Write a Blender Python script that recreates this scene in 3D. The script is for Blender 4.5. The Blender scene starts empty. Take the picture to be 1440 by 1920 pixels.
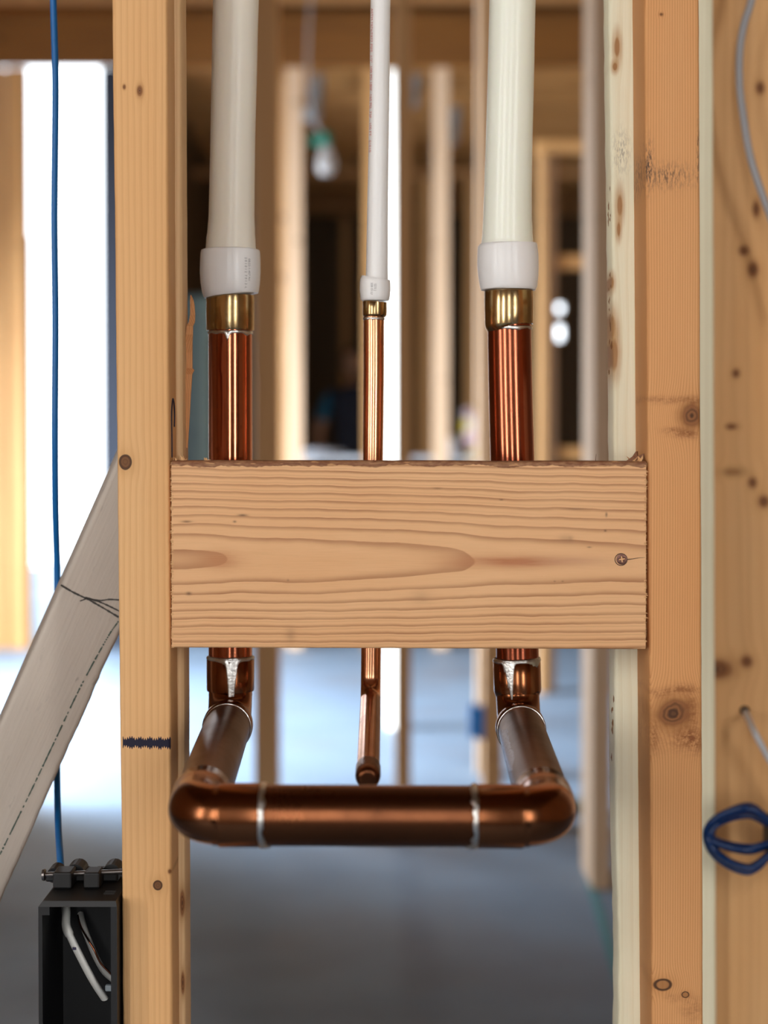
import bpy, bmesh, math, random
from mathutils import Vector, Matrix, Euler, noise

# ------------------------------------------------------------------ camera
F = 3430.0                       # focal length in pixels of the 1440x1920 frame
HC = 1.13                        # height of the lens above the slab
PITCH = math.radians(1.3)
CX, CY = 720.0, 908.0            # principal point (pixels)
sc = bpy.context.scene
cam_d = bpy.data.cameras.new('camera'); cam = bpy.data.objects.new('camera', cam_d)
sc.collection.objects.link(cam); sc.camera = cam
cam.location = (0, 0, HC); cam.rotation_euler = (math.radians(90)-PITCH, 0, 0)
cam_d.sensor_fit = 'VERTICAL'; cam_d.sensor_height = 36; cam_d.sensor_width = 27
cam_d.lens = F/1920*36; cam_d.shift_y = (CY-960)/1920
cam_d.clip_start = 0.05; cam_d.clip_end = 200
cam_d.dof.use_dof = True; cam_d.dof.focus_distance = 1.355; cam_d.dof.aperture_fstop = 4.4
cam_d.dof.aperture_blades = 0
# ------------------------------------------------------------------ world, lights, exposure
w = bpy.data.worlds.new('sky'); sc.world = w; w.use_nodes = True
bg = w.node_tree.nodes['Background']; bg.inputs[0].default_value = (0.86, 0.93, 1.0, 1); bg.inputs[1].default_value = 8.0
def area(name, loc, rot, sx, sy, power, col):
    l = bpy.data.lights.new(name, 'AREA'); l.shape = 'RECTANGLE'; l.size = sx; l.size_y = sy
    l.energy = power; l.color = col
    o = bpy.data.objects.new(name, l); sc.collection.objects.link(o); o.location = loc; o.rotation_euler = rot
    return o
R = math.radians
# daylight in the window openings behind the camera and in the big opening on the left of the far room
area('daylight_front_left', (-1.75, -1.95, 1.6), (R(90), 0, 0), 0.45, 1.9, 55, (1.0, .97, .93))
area('daylight_front_middle', (-0.05, -1.95, 1.6), (R(90), 0, 0), 0.24, 1.9, 23, (1.0, .97, .93))
area('daylight_front_right', (1.7, -1.95, 1.6), (R(90), 0, 0), 0.45, 1.9, 44, (1.0, .97, .93))
area('daylight_side_left', (-3.15, -0.9, 1.6), (R(90), 0, R(-90)), 0.6, 1.9, 45, (1.0, .97, .93))
area('daylight_side_opening', (-3.15, 7.1, 1.2), (R(48), 0, R(-90)), 2.4, 1.6, 1250, (.78, .89, 1.0))
sc.view_settings.view_transform = 'Standard'; sc.view_settings.look = 'None'
sc.view_settings.gamma = 1; sc.view_settings.use_curve_mapping = False
sc.view_settings.exposure = -0.7

# ------------------------------------------------------------------ helpers
def P(px, py, Y):
    "world point seen at pixel (px,py) at distance Y in front of the camera"
    x = (px-CX)/F; y = -(py-CY)/F
    f = Vector((0, math.cos(PITCH), -math.sin(PITCH))); u = Vector((0, math.sin(PITCH), math.cos(PITCH)))
    d = f + u*y + Vector((x, 0, 0)); d *= Y/d.y
    return Vector((d.x, d.y, d.z+HC))
def mm(px, Y): return px*Y/F                     # pixel length -> metres at distance Y

def tag(o, label=None, cat=None, group=None, kind=None):
    if label: o['label'] = label
    if cat: o['category'] = cat
    if group: o['group'] = group
    if kind: o['kind'] = kind
    return o
def obj(name, verts, faces, mat, parent=None, origin=None, smooth=False, fmat=None):
    """one mesh object; verts are world coordinates, origin becomes its location"""
    org = Vector(origin) if origin is not None else Vector((0, 0, 0))
    me = bpy.data.meshes.new(name)
    me.from_pydata([tuple(Vector(v)-org) for v in verts], [], faces)
    mats = mat if isinstance(mat, (list, tuple)) else [mat]
    for m in mats: me.materials.append(m)
    if fmat: 
        for p, k in zip(me.polygons, fmat): p.material_index = k
    me.validate(); me.update()
    bm = bmesh.new(); bm.from_mesh(me); bmesh.ops.recalc_face_normals(bm, faces=bm.faces); bm.to_mesh(me); bm.free()
    if smooth:
        for p in me.polygons: p.use_smooth = True
        me.set_sharp_from_angle(angle=R(40))
    o = bpy.data.objects.new(name, me); sc.collection.objects.link(o)
    o.location = org
    if parent: 
        o.parent = parent; o.location = org - Vector(parent['_org'])
    o['_org'] = tuple(org)
    return o
def empty(name, loc, label, cat, group=None):
    o = bpy.data.objects.new(name, None); sc.collection.objects.link(o); o.location = loc
    o['_org'] = tuple(loc); o.empty_display_size = .05
    return tag(o, label, cat, group)

class MB:
    def __init__(s): s.v = []; s.f = []; s.m = []
    def add(s, vs, fs, m=0):
        b = len(s.v); s.v += [Vector(v) for v in vs]; s.f += [tuple(i+b for i in f) for f in fs]; s.m += [m]*len(fs)
    def box(s, a, b, m=0):
        x0, y0, z0 = a; x1, y1, z1 = b
        s.add([(x0,y0,z0),(x1,y0,z0),(x1,y1,z0),(x0,y1,z0),(x0,y0,z1),(x1,y0,z1),(x1,y1,z1),(x0,y1,z1)],
              [(0,3,2,1),(4,5,6,7),(0,1,5,4),(1,2,6,5),(2,3,7,6),(3,0,4,7)], m)
    def rbox(s, a, b, r=.003, m=0):
        "box with chamfered edges"
        bm = bmesh.new(); bmesh.ops.create_cube(bm, size=1)
        a = Vector(a); b = Vector(b); c = (a+b)/2; d = b-a
        for v in bm.verts: v.co = Vector((v.co.x*d.x, v.co.y*d.y, v.co.z*d.z)) + c
        bmesh.ops.bevel(bm, geom=bm.edges[:], offset=r, segments=2, affect='EDGES', profile=.5)
        bm.verts.index_update()
        s.add([v.co.copy() for v in bm.verts], [tuple(v.index for v in f.verts) for f in bm.faces], m); bm.free()
    def sweep(s, pts, rad, seg=32, cap=True, flat=1.0, m=0, up=None):
        pts = [Vector(p) for p in pts]; n = len(pts)
        if not isinstance(rad, (list, tuple)): rad = [rad]*n
        T = []
        for i in range(n):
            a = pts[max(0, i-1)]; b = pts[min(n-1, i+1)]
            T.append((b-a).normalized() if (b-a).length > 1e-9 else (T[-1] if T else Vector((0,0,1))))
        ref = Vector(up) if up else (Vector((0,1,0)) if abs(T[0].y) < .9 else Vector((1,0,0)))
        N = (ref - T[0]*ref.dot(T[0])).normalized()
        vs = []; fs = []
        for i in range(n):
            N = (N - T[i]*N.dot(T[i])).normalized(); B = T[i].cross(N)
            for k in range(seg):
                t = 2*math.pi*k/seg
                vs.append(pts[i] + (N*math.cos(t)*flat + B*math.sin(t))*rad[i])
        for i in range(n-1):
            for k in range(seg):
                k2 = (k+1) % seg
                fs.append((i*seg+k, i*seg+k2, (i+1)*seg+k2, (i+1)*seg+k))
        if cap: fs.append(tuple(range(seg))[::-1]); fs.append(tuple((n-1)*seg+k for k in range(seg)))
        s.add(vs, fs, m)
    def ob(s, name, mat, parent=None, origin=None, smooth=False):
        return obj(name, s.v, s.f, mat, parent, origin, smooth, s.m if isinstance(mat, (list, tuple)) else None)

def spline(pts, n=12):
    "Catmull-Rom through the points"
    pts = [Vector(p) for p in pts]; q = [pts[0]*2-pts[1]] + pts + [pts[-1]*2-pts[-2]]; out = []
    for i in range(1, len(q)-2):
        for k in range(n):
            t = k/n; a, b, c, d = q[i-1], q[i], q[i+1], q[i+2]
            out.append(.5*((2*b)+(c-a)*t+(2*a-5*b+4*c-d)*t*t+(3*b-a-3*c+d)*t**3))
    out.append(pts[-1]); return out

# ------------------------------------------------------------------ node expressions
class X:
    "tiny expression wrapper over Math nodes"
    def __init__(s, nt, sock): s.nt = nt; s.s = sock
    def _m(s, op, *a):
        n = s.nt.nodes.new('ShaderNodeMath'); n.operation = op
        for i, v in enumerate((s,)+a):
            if isinstance(v, X): s.nt.links.new(v.s, n.inputs[i])
            else: n.inputs[i].default_value = v
        return X(s.nt, n.outputs[0])
    def __add__(s, o): return s._m('ADD', o)
    __radd__ = __add__
    def __sub__(s, o): return s._m('SUBTRACT', o)
    def __rsub__(s, o): return (s*-1)+o
    def __mul__(s, o): return s._m('MULTIPLY', o)
    __rmul__ = __mul__
    def __truediv__(s, o): return s._m('DIVIDE', o)
    def fract(s): return s._m('FRACT')
    def abs(s): return s._m('ABSOLUTE')
    def sqrt(s): return s._m('SQRT')
    def pow(s, e): return s._m('POWER', e)
    def sin(s): return s._m('SINE')
    def mx(s, o): return s._m('MAXIMUM', o)
    def mn(s, o): return s._m('MINIMUM', o)
    def exp(s): return s._m('EXPONENT')
    def step(s, a, b):        # smoothstep a->0, b->1
        n = s.nt.nodes.new('ShaderNodeMapRange'); n.interpolation_type = 'SMOOTHSTEP'
        s.nt.links.new(s.s, n.inputs['Value'])
        lo, hi, t0, t1 = (a, b, 0, 1) if a < b else (b, a, 1, 0)
        n.inputs['From Min'].default_value = lo; n.inputs['From Max'].default_value = hi
        n.inputs['To Min'].default_value = t0; n.inputs['To Max'].default_value = t1
        return X(s.nt, n.outputs['Result'])
class Mat:
    def __init__(s, name, rough=.6, metal=0.0, spec=.5):
        s.m = bpy.data.materials.new(name); s.m.use_nodes = True; s.nt = s.m.node_tree
        s.b = s.nt.nodes['Principled BSDF']; s.b.inputs['Roughness'].default_value = rough
        s.b.inputs['Metallic'].default_value = metal; s.b.inputs['Specular IOR Level'].default_value = spec
        s.tc = s.nt.nodes.new('ShaderNodeTexCoord')
    def xyz(s, origin=(0,0,0)):
        sp = s.nt.nodes.new('ShaderNodeSeparateXYZ'); s.nt.links.new(s.tc.outputs['Object'], sp.inputs[0])
        return [X(s.nt, sp.outputs[i])+origin[i] for i in range(3)]
    def vec(s, x, y, z):
        c = s.nt.nodes.new('ShaderNodeCombineXYZ')
        for i, v in enumerate((x, y, z)):
            if isinstance(v, X): s.nt.links.new(v.s, c.inputs[i])
            else: c.inputs[i].default_value = v
        return c.outputs[0]
    def noise(s, vec, scale=1, detail=2, rough=.5, dist=0):
        n = s.nt.nodes.new('ShaderNodeTexNoise'); n.inputs['Scale'].default_value = scale
        n.inputs['Detail'].default_value = detail; n.inputs['Roughness'].default_value = rough; n.inputs['Distortion'].default_value = dist
        s.nt.links.new(vec if vec is not None else s.tc.outputs['Object'], n.inputs['Vector'])
        return X(s.nt, n.outputs[0])
    def rgb(s, c):
        n = s.nt.nodes.new('ShaderNodeRGB'); n.outputs[0].default_value = (*c, 1); return n.outputs[0]
    def mix(s, a, b, f, mode='MIX'):
        n = s.nt.nodes.new('ShaderNodeMix'); n.data_type = 'RGBA'; n.blend_type = mode; n.clamp_factor = True
        if isinstance(f, X): s.nt.links.new(f.s, n.inputs[0])
        else: n.inputs[0].default_value = f
        for v, k in ((a, 6), (b, 7)):
            if isinstance(v, tuple): n.inputs[k].default_value = (*v, 1)
            else: s.nt.links.new(v, n.inputs[k])
        return n.outputs[2]
    def col(s, c):
        if isinstance(c, tuple): s.b.inputs['Base Color'].default_value = (*c, 1)
        else: s.nt.links.new(c, s.b.inputs['Base Color'])
    def setr(s, x): s.nt.links.new(x.s, s.b.inputs['Roughness'])
    def bump(s, h, dist=.001, strength=.5):
        n = s.nt.nodes.new('ShaderNodeBump'); n.inputs['Distance'].default_value = dist; n.inputs['Strength'].default_value = strength
        s.nt.links.new(h.s, n.inputs['Height']); s.nt.links.new(n.outputs[0], s.b.inputs['Normal'])

def plain(name, c, rough=.5, metal=0., var=.08, spec=.5):
    M = Mat(name, rough, metal, spec)
    n = M.noise(None, 40, 3)
    M.col(M.mix(c, tuple(v*.7 for v in c), (n-.35)*var*5)); return M.m

def wood_stud(name, base, dark, spacing=.0022, knots=(), origin=(0,0,0), line=.35, wob=1.0, tint=(.5,.25,.08), grime=(), side_k=.8, seed=0., warm=.25, fib=.25, marker=(), low=1.2, stains=()):
    """vertical grain lumber; knots (x, z, rx, rz, kind) in world metres"""
    M = Mat(name, .62, 0, .3); x, y, z = M.xyz(origin)
    u0 = x + y*side_k
    nz = M.noise(M.vec(u0*8+seed, y*8, z*low), 1, 2)
    nz2 = M.noise(M.vec(u0*40+seed, y*30, z*5), 1, 2)
    f = u0 + (nz-.5)*(.016*wob) + (nz2-.5)*(.0018*wob)
    qs = []
    for (kx, kz, rx, rz, kind) in knots:
        qq = ((x-kx)/rx, (z-kz)/rz)
        jit = (M.noise(M.vec(x*60+seed, y*60, z*60), 1, 3)-.5)*1.1
        q = ((qq[0]*qq[0]+qq[1]*qq[1]).sqrt()+jit*(.4 if kind != 'big' else 1.0))
        qs.append((q, kind, kx))
        f = f + (x-kx)*(-1*((q*q)*-.16).exp())*(.8 if kind == 'big' else .55)
    r = (f/spacing + (M.noise(M.vec(u0*70, y*70, z*.8), 1, 1)-.5)*1.2).fract()
    ln = r.step(.35, .92)*(r.step(1.0, .93))
    fibre = M.noise(M.vec(u0*1500, y*1500, z*22), 1, 2)
    big = M.noise(M.vec(u0*14+seed+3, y*14, z*2.2), 1, 3)
    c = M.mix(base, tuple(v*k for v, k in zip(base, (.93, .78, .60))), (big-.35)*warm*4)
    c = M.mix(c, dark, ln*line)
    c = M.mix(c, dark, (fibre-.5)*fib*2)
    for q, kind, kx in qs:
        halo = ((q*q)*-.35).exp()
        c = M.mix(c, tint, halo*(.55 if kind != 'faint' else .3))
        rings = ((q*14).sin()*.5+.5)
        if kind == 'ring':
            core = (q-1.0).abs().step(.35, .08)
            c = M.mix(c, (.035,.012,.005), core*.9)
            c = M.mix(c, (.33,.14,.045), q.step(.95, .75)*.6)
        elif kind == 'pith':
            c = M.mix(c, (.10,.035,.012), q.step(1.1, .85))
            c = M.mix(c, (.20,.085,.028), q.step(.85, .6)*(.5+rings*.5))
            c = M.mix(c, (.02,.008,.004), (q-1.0).abs().step(.16, .02)*.9)
        elif kind == 'faint':
            c = M.mix(c, (.50,.27,.10), q.step(2.4, .5)*(fibre*.7+.35))
            c = M.mix(c, (.36,.16,.05), q.step(1.0, .6)*.75)
        else:
            c = M.mix(c, (.36,.15,.045), q.step(2.2, .7)*(.9 if kind == 'big' else .45)*(fibre*.6+.6))
            c = M.mix(c, (.27,.10,.03), q.step(1.35, .8)*.85)
            c = M.mix(c, (.11,.04,.012), rings*q.step(1.1, .5)*.75)
            c = M.mix(c, (.03,.012,.006), q.step(.4, .1)*.6)
    for (gx, gz, rx, rz, a) in grime:
        d = (((x-gx)/rx).pow(2)+((z-gz)/rz).pow(2))
        g = (d*-1).exp()*(M.noise(M.vec(x*700, y*700, z*180), 1, 4, .7)).step(.42, .62)
        c = M.mix(c, (.05,.035,.03), g*a)
    for (gx, gz, rx, rz, a) in stains:
        d = (((x-gx+(nz2-.5)*rx)/rx).pow(2)+((z-gz+(nz2-.5)*rz*2.5)/rz).pow(2))
        g = (d*-1).exp()*((M.noise(M.vec(x*220, y*220, z*330), 1, 5, .7)).step(.38, .6)*.7+.3)
        c = M.mix(c, (.24,.075,.018), g*a)
    for (mx0, mx1, mz, hh) in marker:
        wave = ((x*3900).sin()*.0008)+((x*900).sin()*.0007)+(M.noise(M.vec(x*300, 0, 0), 1, 2)-.5)*.003
        mk = ((z-mz+((x-mx0)*.02)).abs()+wave).step(hh, hh*.86)*x.step(mx0-.0003, mx0+.0003)*x.step(mx1+.0003, mx1-.0003)*y.step(1.3235, 1.322)
        c = M.mix(c, (.012,.010,.03), mk)
    M.col(c)
    M.bump((fibre*.6+r*.5)*1.0, .0006, .45)
    return M.m

# generic blurred background lumber, colour varied per object
def wood_bg(name, base, dark, scale=1.0, axis='z', bands=0.):
    M = Mat(name, .6, 0, .3); x, y, z = M.xyz()
    oi = M.nt.nodes.new('ShaderNodeObjectInfo'); rnd = X(M.nt, oi.outputs['Random'])
    if axis == 'z': v = M.vec(x*22+rnd*50, y*22, z*1.6)
    else: v = M.vec(x*1.6+rnd*50, y*22, z*22)
    n = M.noise(v, 1, 3); k = M.noise(M.vec(x*9+rnd*9, y*9, z*9), 1, 1)
    c = M.mix(base, dark, (n-.35)*1.6)
    c = M.mix(c, tuple(q*.35 for q in dark), k.step(.70, .78)*.8)
    c = M.mix(c, tuple(q*.72 for q in base), rnd*.6)
    M.col(c); return M.m

W_ORANGE = (.76, .43, .185); W_DARK = (.42, .17, .05); W_PALE = (.80, .68, .42)
m_bg = wood_bg('lumber_tan', (.68, .38, .16), (.42, .20, .07))
m_bgp = wood_bg('lumber_pale', (.70, .48, .31), (.52, .33, .18))
m_bgo = wood_bg('lumber_orange', (.62, .33, .12), (.40, .17, .05))
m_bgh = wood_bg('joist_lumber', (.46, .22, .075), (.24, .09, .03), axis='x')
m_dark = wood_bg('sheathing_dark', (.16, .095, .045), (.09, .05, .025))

# ------------------------------------------------------------------ the setting
def setting(name, mb, mat): 
    o = mb.ob(name, mat); tag(o, kind='structure'); return o
XL, XR, YB, YE, ZC = -3.0, 3.2, -1.8, 17.6, 3.72; ZF = 3.52
# slab
M = Mat('concrete_slab', .6, 0, .35); x, y, z = M.xyz()
n1 = M.noise(M.vec(x, y, 0), 1.3, 4, .6); n2 = M.noise(M.vec(x, y, 0), 9, 4, .6); n3 = M.noise(M.vec(x*.6+y*.35, y*.5-x*.3, 0), 2.2, 2, .5)
c = M.mix((.25, .345, .47), (.17, .23, .31), (n1-.3)*1.8)
c = M.mix(c, (.20, .205, .235), n3.step(.50, .68)*.4)
c = M.mix(c, (.12, .12, .15), n2.step(.64, .74)*.5)
M.col(c); M.setr(n1*.3+.42); M.bump(n2, .002, .2); m_slab = M.m
mb = MB(); mb.box((XL-.2, YB-.2, -.12), (XR+.2, YE+.2, 0)); setting('floor', mb, m_slab)
# ceiling deck with its joists
XI = P(236, 700, 10.0).x
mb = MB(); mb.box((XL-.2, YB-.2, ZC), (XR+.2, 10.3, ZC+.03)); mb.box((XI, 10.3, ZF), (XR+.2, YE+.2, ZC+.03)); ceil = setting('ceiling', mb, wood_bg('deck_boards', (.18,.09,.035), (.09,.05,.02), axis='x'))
jm = None; jm2 = None; k = 0
y = -1.6
while y < YE-.2:
    if jm is None:
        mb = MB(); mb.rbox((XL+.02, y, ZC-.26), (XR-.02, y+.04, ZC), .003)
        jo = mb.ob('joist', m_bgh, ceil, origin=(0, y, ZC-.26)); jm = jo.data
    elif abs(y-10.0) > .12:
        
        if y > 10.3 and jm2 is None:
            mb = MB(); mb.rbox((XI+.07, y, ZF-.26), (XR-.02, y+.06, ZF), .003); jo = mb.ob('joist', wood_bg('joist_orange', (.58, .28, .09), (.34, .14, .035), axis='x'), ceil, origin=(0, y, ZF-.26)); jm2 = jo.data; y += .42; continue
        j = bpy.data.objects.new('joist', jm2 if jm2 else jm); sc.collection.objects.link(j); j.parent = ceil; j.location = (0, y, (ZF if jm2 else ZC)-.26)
    y += .62 if jm2 else .42
def wall_with_holes(name, axis, pos, t, a0, a1, z1, holes, mat):
    "wall slab along axis with rectangular openings (a0,a1,z0,z1)"
    mb = MB(); cuts = sorted(holes)
    def bx(u0, u1, w0, w1):
        if u1-u0 < 1e-4 or w1-w0 < 1e-4: return
        if axis == 'x': mb.box((u0, pos, w0), (u1, pos+t, w1))
        else: mb.box((pos, u0, w0), (pos+t, u1, w1))
    u = a0
    for (h0, h1, w0, w1) in cuts:
        bx(u, h0, 0, z1); bx(h0, h1, 0, w0); bx(h0, h1, w1, z1); u = h1
    bx(u, a1, 0, z1)
    return setting(name, mb, mat)
YP_ = 10.0
m_osb = wood_bg('sheathing_board', (.50,.31,.16), (.32,.18,.08))
wall_with_holes('wall_front', 'x', YB-.1, .1, XL, XR, ZC, [(-1.975,-1.525,.65,2.55), (-.17,.07,.65,2.55), (1.475,1.925,.65,2.55)], m_osb)
wall_with_holes('wall_left', 'y', XL-.1, .1, YB-.1, YP_+.3, ZC, [(-1.2,-.6,.65,2.55), (5.9,8.3,.02,2.35)], m_osb)
wall_with_holes('wall_right', 'y', XR, .1, YB-.1, YE, ZC, [], m_osb)
FW = 17.5
wa, wb_ = P(1040, 637, FW), P(1056, 570, FW)
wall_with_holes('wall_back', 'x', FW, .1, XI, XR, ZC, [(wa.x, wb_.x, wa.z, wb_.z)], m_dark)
mz0, mz1 = P(1048, 611, FW).z, P(1048, 585, FW).z
mb = MB(); mb.box((wa.x, FW+.0, mz0), (wb_.x, FW+.07, mz1))
mb.box((wa.x-.03, FW-.02, wa.z-.03), (wb_.x+.03, FW, wa.z)); mb.box((wa.x-.03, FW-.02, wb_.z), (wb_.x+.03, FW, wb_.z+.03))
setting('window_1', mb, m_bg)

# partition plane with the tall opening on the left (about 10 m away)
YP = 10.0
def bgstud(px0, px1, Y, dep, mat, label, z0=0., z1=3.458, pyr=700, cat='stud', group=None, name='wood_stud'):
    a = P(px0, pyr, Y); b = P(px1, pyr, Y)
    mb = MB(); mb.rbox((a.x, Y, z0), (b.x, Y+dep, z1), .003)
    o = mb.ob(name, mat, origin=((a.x+b.x)/2, Y+dep/2, z0)); tag(o, label, cat, group); return o
# header beam
zt = P(0, 40, YP).z; zb = P(0, 126, YP).z
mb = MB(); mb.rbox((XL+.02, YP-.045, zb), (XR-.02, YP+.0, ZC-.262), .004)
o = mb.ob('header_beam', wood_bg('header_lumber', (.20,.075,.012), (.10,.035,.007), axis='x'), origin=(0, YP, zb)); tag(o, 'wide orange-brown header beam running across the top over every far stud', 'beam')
zt = zb-.001
bgstud(537, 567, YP, .09, m_bgp, 'pale pinkish post between the left plastic pipe and the middle pipe, far back', z1=zt)
bgstud(812, 842, YP, .09, m_bgp, 'pale post between the middle pipe and the right plastic pipe, far back', z1=zt)
bgstud(682, 706, YP, .04, m_bgo, 'orange far stud half hidden behind the left side of the thin middle pipe', z1=zt)
bgstud(522, 536, YP+.3, .04, m_bg, 'narrow dim stud just left of the pale pinkish far post', z1=zt)
# tall opening to the outside: jambs
bgstud(14, 50, YP, .09, m_bgo, 'tan jamb stud on the left side of the bright tall opening', z1=zt)
bgstud(-30, 9, YP, .09, m_bgo, 'brown stud at the far left border of the photo', z1=zt)
mb = MB(); a = P(190, 700, YP); b = P(246, 700, YP); mb.rbox((a.x, YP+.0, 0), (b.x, YP+.09, zt), .004)
o = mb.ob('door_jamb', plain('house_wrap_slate', (.022,.027,.042), .8), origin=((a.x+b.x)/2, YP, 0)); tag(o, 'dark slate blue jamb strip right of the bright tall opening', 'jamb')
mb = MB(); a = P(36, 700, YP+.1); b = P(56, 442, YP+.1); mb.rbox((a.x, YP+.1, 0), (b.x, YP+.14, b.z), .004)
o = mb.ob('door_jamb', plain('jamb_grey_brown', (.05,.042,.036), .6), origin=(a.x, YP+.1, 0)); tag(o, 'dark grey strip on the left edge of the bright tall opening, starting part way up', 'jamb')
# exterior side wall of the far room: lets the daylight show left of x = 200 px only
xa = P(236, 700, YP).x
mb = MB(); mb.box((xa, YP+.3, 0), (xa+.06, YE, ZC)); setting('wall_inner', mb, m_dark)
mb = MB(); mb.box((XL, YP-.04, 0), (P(-30, 700, YP).x, YP+.05, zb)); setting('wall_side', mb, m_osb)

# studs of the nearer partition (about 5.4 m) and its wall plates on the slab
YA = 5.4
bgstud(475, 522, YA, .09, m_bg, 'tan double stud just right of the left plastic pipe, reaching the slab behind the copper')
bgstud(741, 771, YA, .12, m_bg, 'brown stud with a sunlit left side, just right of the thin middle pipe')
bgstud(908, 943, YA, .12, m_bg, 'tan stud mostly hidden behind the right plastic pipe, a blue box on its side')
o = bgstud(1111, 1146, 4.6, .25, m_bgp, 'pale stud ending on the slab left of the knotty cream stud', pyr=1200)
# leaning pale stud by the middle pipe, sunlight put into its near-white colour
YL = 7.2; vs = []
for (l, r, py) in ((723,742,1235+120), (730,742,128)):
    a, b = P(l, py, YL), P(r, py, YL)
    if py > 500: a.z = b.z = 0.
    a.y += .05; vs += [a, b, b+Vector((.02,.04,0)), a+Vector((.02,.04,0))]
o = obj('leaning_strip', vs, [(0,1,2,3),(4,5,6,7),(0,1,5,4),(1,2,6,5),(2,3,7,6),(3,0,4,7)], plain('sunlit_stud_white', (.93,.90,.82), .5), origin=vs[0]); tag(o, 'very bright whitish strip leaning slightly, right beside the thin middle pipe', 'board')
bgstud(895, 913, 6.2, .09, m_bgp, 'pale pinkish strip standing for a lit stud side, just left of the right plastic pipe')  # pale piece standing in for the lit left face of the tan stud
mb = MB(); mb.box((XL, 5.7, 0), (-1.3, 5.8, ZC)); setting('wall_light_baffle', mb, m_osb)  # unseen wall stub added to keep the side daylight off the near floor
# blue electrical box on the stud
a = P(880, 1382, YA+.02); b = P(907, 1320, YA+.02); b.x = P(908,700,YA).x+.0015
mb = MB(); mb.rbox((a.x, YA-.005, a.z), (b.x-.001, YA+.06, b.z-.006), .003); mb.rbox((a.x+.004, YA+.0, b.z-.012), (a.x+.016, YA+.03, b.z+.005), .002); mb.rbox((b.x-.012, YA+.0, a.z-.005), (b.x-.001, YA+.03, a.z+.01), .002)
o = mb.ob('outlet_box', plain('blue_plastic', (.01,.22,.70), .4), origin=(b.x, YA, a.z)); tag(o, 'small bright blue plastic outlet box nailed to a far stud', 'electrical box')
# further partitions
for (x0, x1, Y, m, lab) in [
    (640, 656, 15.6, m_bgo, 'thin brown far stud left of the worker in dark clothes'),
    (786, 809, 13.0, m_bgo, 'dim brown stud left of the pale post, between middle and right pipe'),
    (872, 896, 13.0, m_bgo, 'dim brown stud left of the right plastic pipe, behind the coloured bag'),
    (352, 366, 15.6, m_bgo, 'dim stud right beside the splintered front stud'),
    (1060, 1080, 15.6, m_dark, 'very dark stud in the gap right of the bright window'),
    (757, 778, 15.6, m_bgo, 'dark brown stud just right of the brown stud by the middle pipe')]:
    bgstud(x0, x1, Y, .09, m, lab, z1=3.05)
a = P(0, 394, 15.6); b = P(0, 376, 15.6)
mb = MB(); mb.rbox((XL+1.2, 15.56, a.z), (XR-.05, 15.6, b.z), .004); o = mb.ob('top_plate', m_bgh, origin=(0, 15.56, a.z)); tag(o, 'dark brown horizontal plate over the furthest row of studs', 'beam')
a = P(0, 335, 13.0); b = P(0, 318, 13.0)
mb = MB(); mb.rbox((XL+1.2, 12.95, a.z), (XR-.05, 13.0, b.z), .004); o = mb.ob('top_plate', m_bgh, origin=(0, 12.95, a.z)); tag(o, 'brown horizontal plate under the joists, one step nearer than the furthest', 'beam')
# tan doorway pair right of the right pipe with two cross pieces
bgstud(1010, 1026, 8.2, .09, m_bg, 'tan stud left of the bright window, left half of a pair', z1=P(0, 285, 8.2).z)
bgstud(1027, 1043, 8.24, .09, m_bgp, 'lighter tan stud touching its darker twin left of the bright window', z1=P(0, 285, 8.2).z)
for (py0, py1, lab) in [(504, 478, 'short orange blocking piece above the bright window'), (862, 838, 'short orange sill piece just above the front wooden block, right')]:
    a = P(1044, py0, 8.25); b = P(1100, py1, 8.25)
    mb = MB(); mb.rbox((a.x+.002, 8.245, a.z), (b.x+.06, 8.299, b.z), .003); o = mb.ob('blocking_piece', m_bgo, origin=(a.x, 8.25, a.z)); tag(o, lab, 'blocking')
bgstud(1112, 1150, 8.30, .09, m_bgo, 'hidden brown stud carrying the orange blocking pieces', z1=3.25)
# header joining the pair
a = P(1005, 285, 8.2); b = P(1150, 262, 8.2)
mb = MB(); mb.rbox((a.x, 8.2, a.z+.001), (b.x, 8.29, b.z), .003); o = mb.ob('header_piece', m_bgo, origin=(a.x, 8.2, a.z)); tag(o, 'orange brown header piece on top of the tan stud pair', 'beam')
# wall plate dark line on floor, chalk line
a = P(1062, 1585, 5.5); 
mb = MB(); mb.rbox((P(1045,1560,5.6).x, 5.52, 0), (P(1103,1560,5.6).x, 5.6, .04), .003); o = mb.ob('wall_plate', plain('treated_plate', (.10,.11,.09), .7), origin=(a.x, 5.5, 0)); tag(o, 'short dark treated plate lying on the slab beside the pale far stud', 'plate')
# chalk snap line on the slab, teal
def floor_pt(px, py):
    d = P(px, py, 1.0) - Vector((0,0,HC)); t = -HC/d.z; return Vector((d.x*t, d.y*t, 0))
p0, p1 = floor_pt(1112, 1672), floor_pt(1160, 1835)
d = (p1-p0).normalized(); nn = Vector((-d.y, d.x, 0))*.010
mb = MB(); q0 = p0-d*.1; q1 = p1+d*.5
mb.add([q0-nn, q1-nn, q1+nn, q0+nn, q0-nn+Vector((0,0,.002)), q1-nn+Vector((0,0,.002)), q1+nn+Vector((0,0,.002)), q0+nn+Vector((0,0,.002))], [(0,3,2,1),(4,5,6,7),(0,1,5,4),(1,2,6,5),(2,3,7,6),(3,0,4,7)])
o = mb.ob('chalk_line', plain('teal_chalk', (.10,.30,.33), .8), origin=p0); tag(o, 'teal chalk line on the slab beside the cream stud foot', 'mark')

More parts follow.
